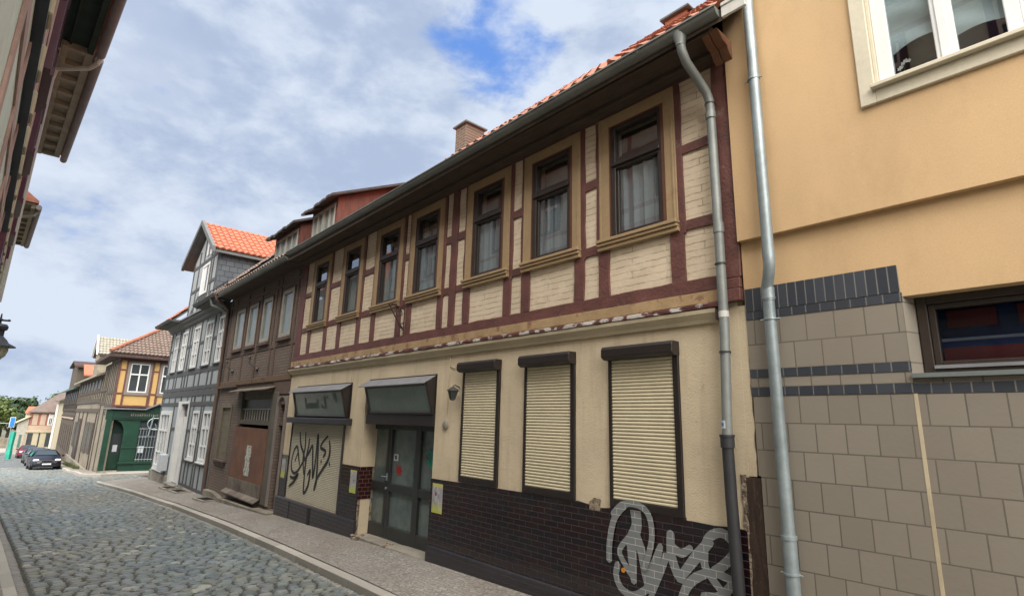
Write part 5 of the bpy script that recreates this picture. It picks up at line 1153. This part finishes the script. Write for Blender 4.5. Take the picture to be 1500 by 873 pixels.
for FF, zz in ((U, (2.9, 5.3)), (Lw, (.1,))):
    for a, b in (WU if FF is U else WU[:-3]):
        for z in zz:
            W = part('window', 'maroon_gloss', LH, FF, (a-.05, a+.06, -.05, .06, z-.06, z+1.26), (b-.06, b+.05, -.05, .06, z-.06, z+1.26), (a+.06, b-.06, -.05, .055, z+1.16, z+1.26), (a+.06, b-.06, -.05, .08, z-.06, z+.02))
            part('window_frame', 'white_paint', W, FF, (a+.06, a+.11, -.08, .0, z+.02, z+1.16), (b-.11, b-.06, -.08, .0, z+.02, z+1.16), ((a+b)/2-.03, (a+b)/2+.03, -.08, .0, z+.02, z+1.16), (a+.11, b-.11, -.079, -.004, z+.72, z+.78))
            part('pane', 'glass_far', W, FF, (a+.06, b-.06, -.06, -.05, z+.02, z+1.16))
part('jetty', 'navy_trim', LH, U, (X0, X1, -.2, .006, 1.90, 2.04), (X0, X1, -.2, .02, 1.74, 1.78))
x = X0+.2
while x < X1-.3: part('beam_end', 'cream_timber', LH, U, (x, x+.16, -.15, .035, 1.80, 1.97), bevel=.01); x += .62
part('corner_post', 'dark_timber', LH, U, (X0-.02, X0+.16, .002, .05, -2.9, 7.3))
# eaves with coffers
m = MB(U); m.box(X0, -13.5, .0, .62, 7.40, 7.46); m.box(X0, -13.5, .0, .10, 7.18, 7.40); m.box(X0, -13.5, .10, .20, 7.28, 7.40); m.box(X0, -13.5, .48, .62, 7.30, 7.40)
x = X0+.05
while x < -13.6: m.box(x, x+.14, .20, .48, 7.28, 7.40); x += .72
E1 = m.build('soffit', 'eaves_beige', LH, bevel=.008)
m = MB(U); m.box(-13.5, X1, .0, .60, 7.40, 7.46); m.box(-13.5, X1, .50, .60, 7.28, 7.40); m.box(-13.5, X1, .0, .08, 7.2, 7.4); m.box(-13.5, X1, .2, .24, 7.36, 7.40); m.build('soffit', 'eaves_green', LH)
m = MB()
for a, b in ((X0-.1, -13.62), (-13.42, X1)):
    pts = []
    for q in (a, b): pts.append((q, -.09+.0388*q+.72, 7.30))
    m.tube(pts, .085, 10)
m.build('gutter', 'gutter_mauve', LH, smooth=True)
m = MB(U); m.tube([(-13.50, .74, 7.34), (-13.55, .70, 7.16), (-13.7, .6, 7.08), (-14.1, .1, 7.02), (-14.2, .06, 6.8), (-14.2, .06, 2)], .05, 8); m.build('downpipe', 'pvc', LH, smooth=True)
m = MB(U); m.profile([(.70, 7.42), (-4, 11.4), (-8.5, 7.42)], X0-.05, X1); m.build('roof', 'pantile', LH)
part('shell', 'mint', LH, U, (X0, X0+.1, -8, -.25, -2.9, 7.4), (X1-.1, X1, -8, -.25, -2.9, 7.4), (X0, X1, -8, -7.9, -2.9, 7.4))
L2 = thing('beige_eaved_house', (-25, -1.1, -2.8), 'further left house showing only its beige coffered eaves and red roof edge', 'house')
U2 = FL(-.12); m = MB(U2); m.box(-29, -21.6, -7, 0, -3, 6.2); m.build('wall', 'cream_timber', L2)
m = MB(U2); m.box(-27.9, -22.2, .0, .50, 6.28, 6.34); m.box(-27.9, -22.2, .0, .12, 6.06, 6.28); m.box(-27.9, -22.2, .40, .5, 6.18, 6.28)
x = -27.8
while x < -22.3: m.box(x, x+.14, .12, .40, 6.18, 6.28); x += .7
m.build('soffit', 'eaves_beige', L2)
m = MB(); m.tube([(-28.0, -.09-.0388*28-.12+.58, 6.22), (-22.1, -.09-.0388*22.1-.12+.58, 6.22)], .08, 10); m.build('gutter', 'gutter_mauve', L2, smooth=True)
m = MB(U2); m.profile([(.56, 6.35), (.56, 6.42), (-3.5, 9.6), (-7.5, 6.4)], -28, -22.1); m.build('roof', 'pantile', L2)
m = MB(U2); m.tube([(-22.5, .58, 6.2), (-22.5, .52, 6.05), (-22.7, .1, 5.95), (-22.8, .05, 5.7)], .045, 8); m.build('downpipe', 'pvc', L2, smooth=True)
# house right opposite, seen only in the window reflections
OP = thing('white_timbered_house', (5, -1.6, -1.8), 'white timbered house opposite, mirrored in the upper windows', 'house')
Fo = lambda u, o, z: (u, -1.6+o, z)
m = MB(Fo); m.wall(1.7, 9, -2, 4.2, [(x, x+.9, 1.6, 3.0) for x in (2.4, 4.4, 6.4)], -.2, 0); m.build('wall', 'white_paint', OP)
t = MB(Fo)
for k in range(8): t.bar((1.8+k, -2), (1.8+k, 4.2), .16, .03, 0, 1, .001)
for z in (.6, 1.4, 3.2, 4.1): t.bar((1.7, z), (9, z), .16, .03, 0, 1, .001)
t.build('timber_frame', 'grey_timber', OP)
part('window', 'glass_far', OP, Fo, *[(x, x+.9, -.1, -.08, 1.6, 3.0) for x in (2.4, 4.4, 6.4)])

# ------------------------------------------------------------------ STREET LAMP
SL_ = thing('street_lamp', (-13, -.6, 1.2), 'old fashioned hanging street lamp with opal globe on the left edge', 'street lamp')
lc = (-12.6, -.43, 0)
m = MB(); m.lathe(lc, [(.025, 1.38), (.10, 1.40), (.125, 1.36), (.115, 1.31), (.085, 1.29), (.085, 1.20), (.14, 1.14), (.17, 1.09), (.27, 1.035), (.275, 1.02), (.12, 1.03)], 24); m.build('hood', 'lamp_grey', SL_, smooth=True)
m = MB(); m.lathe(lc, [(.02, .78), (.10, .80), (.16, .87), (.185, .96), (.18, 1.02), (.1, 1.025)], 24); m.build('globe', 'opal', SL_, smooth=True)
m = MB(); m.tube([(lc[0], lc[1], 1.38), (lc[0], lc[1], 1.58)], [.025, .008], 8); m.lathe((lc[0], lc[1], 0), [(.01, 1.45), (.04, 1.46), (.045, 1.48), (.01, 1.5)], 8); m.tube([(lc[0], lc[1]+.10, 1.475), (lc[0], lc[1]+.08, 1.47), (lc[0], lc[1], 1.47), (lc[0]-.02, -.60, 1.5)], .018, 6); m.lathe((lc[0], lc[1]+.11, 1.475), [(.01, -.02), (.025, 0), (.01, .02)], 8); m.build('arm', 'lamp_grey', SL_, smooth=True)

# ------------------------------------------------------------------ CARS
def make_car(label, pm, loc, rz=0.0, s_=1.0):
    T = thing('parked_car', (0, 0, 0), label, 'car', 'cars parked along the right kerb')
    St = [(0, .62, .28, .55, .50, .55), (.12, .80, .20, .68, .62, .68), (.5, .87, .18, .80, .70, .82), (1.05, .89, .18, .92, .74, .96), (1.25, .89, .18, .94, .70, 1.02), (1.9, .90, .18, .97, .58, 1.40), (2.5, .90, .18, .99, .58, 1.46), (3.2, .90, .18, 1.0, .57, 1.44), (3.8, .88, .18, 1.0, .56, 1.33), (4.15, .84, .22, .98, .60, 1.02), (4.3, .74, .30, .85, .55, .9)]
    m = MB(); rings = []
    for (x, w, zb, zs, wr, zt) in St:
        half = [(0, zb), (w*.85, zb), (w, zb+.12), (w*1.0, zs-.15), (w*.95, zs), (wr, zt-.03), (wr*.8, zt), (0, zt+.01)]
        ring = [m.P(-x, y, z) for y, z in half]+[m.P(-x, -y, z) for y, z in half[-2:0:-1]]; rings.append(ring)
    n = len(rings[0])
    for a, b in zip(rings, rings[1:]):
        for k in range(n): m.face([a[k], a[(k+1) % n], b[(k+1) % n], b[k]])
    m.face(rings[0]); m.face(rings[-1][::-1]); body = m.build('body', pm, T, smooth=True)
    def panel(i0, i1, name='windscreen'):
        m = MB(); a, b = St[i0], St[i1]
        ids = [m.P(-a[0]-.03*(i1 > i0)+.02, y, a[5]+.04) for y in (-a[4]*.92, a[4]*.92)]+[m.P(-b[0]+.05*(1 if i1 > i0 else -1), y, b[5]-.01) for y in (b[4]*.86, -b[4]*.86)]
        return m, ids
    m, ids = panel(4, 5); m.face(ids); m.build('windscreen', 'car_glass', T)
    m = MB(); a, b = St[9], St[8]; ids = [m.P(-a[0]-.02, y, a[5]+.03) for y in (-.55, .55)]+[m.P(-b[0]-.05, y, b[5]-.03) for y in (.5, -.5)]; m.face(ids); m.build('rear_window', 'car_glass', T)
    for sd in (-1, 1):
        m = MB(); q = [(1.4, .99), (3.9, 1.03), (3.55, 1.33), (2.0, 1.36)]
        ids = [m.P(-x, sd*(.88-(z-.97)*.72+.015), z) for x, z in q]; m.face(ids); m.build('side_window', 'car_glass', T)
        m = MB(); m.box(-.36, -.03, sd*.45 if sd > 0 else -.80, .80 if sd > 0 else -.45, .62, .76); m.build('headlight', 'headlight', T, bevel=.04)
        m = MB(); m.box(-1.55, -1.38, sd*.92 if sd > 0 else -1.08, 1.08 if sd > 0 else -.92, .94, 1.08); m.build('wing_mirror', pm, T, bevel=.03)
        for wx in (.85, 3.45):
            Fw = lambda u, o, z, wx=wx, sd=sd: (-wx+u, sd*(.70+z), .32+o)
            m = MB(Fw); m.lathe((0, 0, 0), [(.20, 0), (.32, .0), (.33, .04), (.33, .16), (.31, .2), (.2, .2)], 20); Wl = m.build('wheel', 'rubber', T, smooth=True)
            m = MB(Fw); m.lathe((0, 0, 0), [(.20, .17), (.2, .195), (.15, .20), (.04, .21), (.02, .21)], 16); m.build('rim', 'rim', Wl)
    m = MB(); m.box(-.2, .012, -.40, .40, .47, .56); m.build('grille', 'rubber', T, bevel=.02)
    part('chrome_bar', 'rim', T, None, (-.1, .03, -.3, .3, .64, .67)); part('number_plate', 'plate', T, None, (-.05, .035, -.26, .26, .36, .46)); part('bumper_intake', 'rubber', T, None, (-.1, .005, -.6, .6, .24, .33))
    if pm == 'car_red': part('tail_light', 'car_red', T, None, (-4.3, -4.1, -.7, -.5, .8, .95))
    T.location = loc; T.rotation_euler = (0, 0, rz); T.scale = (s_, s_, s_)
    return T
CARS = [('dark navy hatchback parked nearest, facing up the street', 'car_navy', (-53.9, 2.42)), ('charcoal car parked second, right behind the navy hatchback', 'car_charcoal', (-61.3, 2.42)), ('grey car with a high roof parked third in the row', 'car_grey', (-68.6, 2.30)), ('wine red car parked last and farthest down the street', 'car_red', (-83.5, 1.98))]
for lab, pm, (x, y) in CARS: c = make_car(lab, pm, (x, y, zroad(x)+.0), radians(2)); c.rotation_euler[1] = radians(-3.2)
c = make_car('red car just entering the picture at the left edge of the street end', 'car_red', (-93, -.6, zroad(-93)), radians(90)); del c['group']
c = make_car('white car standing beyond the low wall at the far left', 'car_white', (-116, -.9, -4.9), radians(90)); del c['group']

# ------------------------------------------------------------------ TREES, WEEDS
def tree(x, y, h, r, mat, label, seed):
    rd = random.Random(seed); T = thing('broadleaf_tree', (x, y, -5.4), label, 'tree', 'trees beyond the end of the street'); T.location = (x, y, -5.4)
    m = MB(); m.tube([(x, y, -5.5), (x+.1, y, -5.4+h*.3), (x, y+.1, -5.4+h*.6)], [.3, .22, .1], 8)
    for k in range(5): a = k*1.3; m.tube([(x, y, -5.4+h*.35), (x+r*.5*cos(a), y+r*.5*sin(a), -5.4+h*.65)], [.12, .04], 5)
    m.build('trunk', 'bark', T)
    m = MB(); cl = []
    for k in range(34):
        a = rd.uniform(0, 2*pi); e = rd.uniform(-.35, 1); q = rd.uniform(.55, 1)
        cl.append((x+r*q*cos(a)*sqrt(max(.1, 1-e*e*.8)), y+r*q*sin(a)*sqrt(max(.1, 1-e*e*.8)), -5.4+h*.58+h*.36*e*q, rd.uniform(.28, .45)*r))
    for cx, cy, cz, cr in cl:
        for k in range(70):
            d = Vector((rd.gauss(0, 1), rd.gauss(0, 1), rd.gauss(0, 1))).normalized(); p = Vector((cx, cy, cz))+d*cr*rd.uniform(.6, 1.05); s_ = rd.uniform(.14, .26)
            u = d.orthogonal().normalized(); u = (u+d*rd.uniform(-.5, .5)).normalized(); v = d.cross(u)
            m.face([m.v.append(tuple(p+u*a*s_+v*b*s_)) or len(m.v)-1 for a, b in ((-1, -.6), (1, -.6), (.8, .7), (-.8, .7))])
    m.build('crown', mat, T, norm=False)
TR = [(-112, -3.6, 7.6, 3.2, 'leaf_yellow', 'yellow green bushy tree at the left edge beyond the street'), (-126, -1.2, 7.6, 2.4, 'leaf_dark', 'dark green tree second from the left beyond the low wall'),
      (-128, 1.0, 7.7, 2.6, 'leaf_mid', 'mid green tree behind the blue sign'), (-130, 3.6, 7.0, 2.6, 'leaf_dark', 'dark green tree above the lean-to roof'), (-130, 6.5, 8.6, 3.2, 'leaf_mid', 'tall green tree peeping over the far house roof'),
      (-126, -6.5, 8, 3.2, 'leaf_dark', 'dark tree hidden behind the yellow green one'), (-118, -10, 9, 3.5, 'leaf_mid', 'tree beyond the left houses'), (-124, 2.4, 5.4, 2.3, 'leaf_dark', 'low dark tree right behind the teal netting'), (-122, -.2, 5.0, 2.2, 'leaf_dark', 'low dark tree behind the white car')]
for k, a in enumerate(TR): tree(*a, seed=k+3)
m = MB()
for k in range(900):
    x = R(-63, -50); w = abs(sin(x*1.7))*.3+.05; y = R(4.1-w, 4.1); z = gz(x)-.07; h = R(.05, .3); a = R(0, 6.28); dx, dy = cos(a)*.02, sin(a)*.02; lx = R(-.08, .08)
    m.face([m.P(x-dx, y-dy, z), m.P(x+dx, y+dy, z), m.P(x+lx, y+R(-.06, .06), z+h)])
m.build('weeds', 'weed', kind='stuff', norm=False)

# ------------------------------------------------------------------ camera
f_, yaw, pitch, roll = 1.0667266, -.84783831, .22414419, -.02667595
fwd = Vector((sin(yaw)*cos(pitch), cos(yaw)*cos(pitch), sin(pitch))); right = Vector((cos(yaw), -sin(yaw), 0)); down = fwd.cross(right)
r2 = right*cos(roll)+down*sin(roll); d2 = -right*sin(roll)+down*cos(roll)
cam = bpy.data.cameras.new('camera'); co = bpy.data.objects.new('camera', cam); C.objects.link(co)
mt = Matrix(((r2.x, -d2.x, -fwd.x), (r2.y, -d2.y, -fwd.y), (r2.z, -d2.z, -fwd.z))).to_4x4(); co.matrix_world = mt
cam.sensor_width = 36; cam.lens = 36*f_/2; cam.clip_start = .05; cam.clip_end = 2000; SC.camera = co

# ------------------------------------------------------------------ sky and sun
SUN_EL, SUN_AZ = radians(54), radians(128)
w = bpy.data.worlds.new('World'); SC.world = w; w.use_nodes = True; t = w.node_tree; t.nodes.clear()
def N_(ty, **k):
    x = t.nodes.new(ty)
    for a, v in k.items(): setattr(x, a, v)
    return x
def LK(a, b): t.links.new(a, b)
def mth(op, a, b=0.0, c=None):
    x = N_('ShaderNodeMath', operation=op)
    for i, v in enumerate((a, b) if c is None else (a, b, c)):
        if isinstance(v, bpy.types.NodeSocket): LK(v, x.inputs[i])
        else: x.inputs[i].default_value = v
    return x.outputs[0]
def rng(f, a, b, c=0.0, d=1.0, interp='SMOOTHSTEP'):
    x = N_('ShaderNodeMapRange', interpolation_type=interp); LK(f, x.inputs[0])
    for i, v in enumerate((a, b, c, d)): x.inputs[i+1].default_value = v
    return x.outputs[0]
def mx(f, a, b):
    x = N_('ShaderNodeMix', data_type='RGBA')
    for i, v in ((0, f), (6, a), (7, b)):
        if isinstance(v, bpy.types.NodeSocket): LK(v, x.inputs[i])
        else: x.inputs[i].default_value = c4(v)
    return x.outputs[2]
sky = N_('ShaderNodeTexSky', sky_type='NISHITA'); sky.sun_disc = False; sky.sun_elevation = SUN_EL; sky.sun_rotation = SUN_AZ; sky.air_density = 1.2; sky.dust_density = 1.0; sky.ozone_density = 1.5
tc = N_('ShaderNodeTexCoord'); sp = N_('ShaderNodeSeparateXYZ'); LK(tc.outputs['Generated'], sp.inputs[0])
zc = mth('ADD', mth('MAXIMUM', sp.outputs[2], 0.0), .55); cb = N_('ShaderNodeCombineXYZ'); LK(mth('MULTIPLY', sp.outputs[0], 1.6), cb.inputs[0]); LK(mth('MULTIPLY', sp.outputs[1], 1.6), cb.inputs[1]); LK(mth('MULTIPLY', sp.outputs[2], 3.0), cb.inputs[2])
def ns(scale, detail=6, rough=.55, off=(0, 0, 0), dist=.0):
    mp = N_('ShaderNodeMapping'); LK(cb.outputs[0], mp.inputs[0]); mp.inputs['Location'].default_value = off
    x = N_('ShaderNodeTexNoise'); x.inputs['Scale'].default_value = scale; x.inputs['Detail'].default_value = detail; x.inputs['Roughness'].default_value = rough; x.inputs['Distortion'].default_value = dist
    LK(mp.outputs[0], x.inputs['Vector']); return x.outputs['Fac']
big = ns(1.3, 4, .5, (3.1, 1.7, 0), 0); fine = ns(5.5, 8, .58, (0, 0, 0), .15); mid = ns(2.4, 8, .56, (7.3, 2.2, 1), .2)
shade = mth('ADD', mth('MULTIPLY', mid, .6), mth('MULTIPLY', fine, .4))
cl = mx(rng(shade, .40, .60), (1.9, 2.3, 3.1), (3.05, 3.4, 3.95))
cl = mx(rng(big, .52, .75, 0, .45), cl, (3.5, 3.75, 4.2))
# rift where the blue shows, drawn in sky directions
dp = N_('ShaderNodeVectorMath', operation='DOT_PRODUCT'); LK(tc.outputs['Generated'], dp.inputs[0]); dp.inputs[1].default_value = (-.608, .506, .612)
rift = rng(dp.outputs['Value'], .988, 1.0)
low = rng(sp.outputs[2], .30, .0); leftd = N_('ShaderNodeVectorMath', operation='DOT_PRODUCT'); LK(tc.outputs['Generated'], leftd.inputs[0]); leftd.inputs[1].default_value = (-.99, .03, .13); leftm = rng(leftd.outputs['Value'], .90, .995)
blue = mth('ADD', mth('MULTIPLY', rift, .30), mth('MULTIPLY', leftm, .13))
hole = rng(mth('SUBTRACT', mth('ADD', mth('MULTIPLY', mid, .45), mth('MULTIPLY', fine, .55)), blue), .14, .36, 1, 0)
skb = mx(.7, sky.outputs[0], (.42, 1.25, 3.7))
col = mx(mth('MULTIPLY', hole, .95), cl, skb)
col = mx(rng(sp.outputs[2], .05, .0, 0, .6), col, (2.9, 3.4, 3.9))
bg = N_('ShaderNodeBackground'); bg.inputs[1].default_value = .10; LK(col, bg.inputs[0]); wo = N_('ShaderNodeOutputWorld'); LK(bg.outputs[0], wo.inputs[0])
sl = bpy.data.lights.new('sun', 'SUN'); sl.energy = 4.6; sl.angle = radians(85); sl.color = (1.0, .95, .87); so = bpy.data.objects.new('sun', sl); C.objects.link(so)
sd = Vector((sin(SUN_AZ)*cos(SUN_EL), cos(SUN_AZ)*cos(SUN_EL), sin(SUN_EL))); so.rotation_euler = sd.to_track_quat('Z', 'Y').to_euler()

SC.render.engine = 'CYCLES'; SC.cycles.max_bounces = 6; SC.cycles.transparent_max_bounces = 8
SC.view_settings.view_transform = 'Standard'; SC.view_settings.look = 'None'; SC.view_settings.gamma = 1; SC.view_settings.exposure = 1.25
SC.render.resolution_x = 1024; SC.render.resolution_y = 595
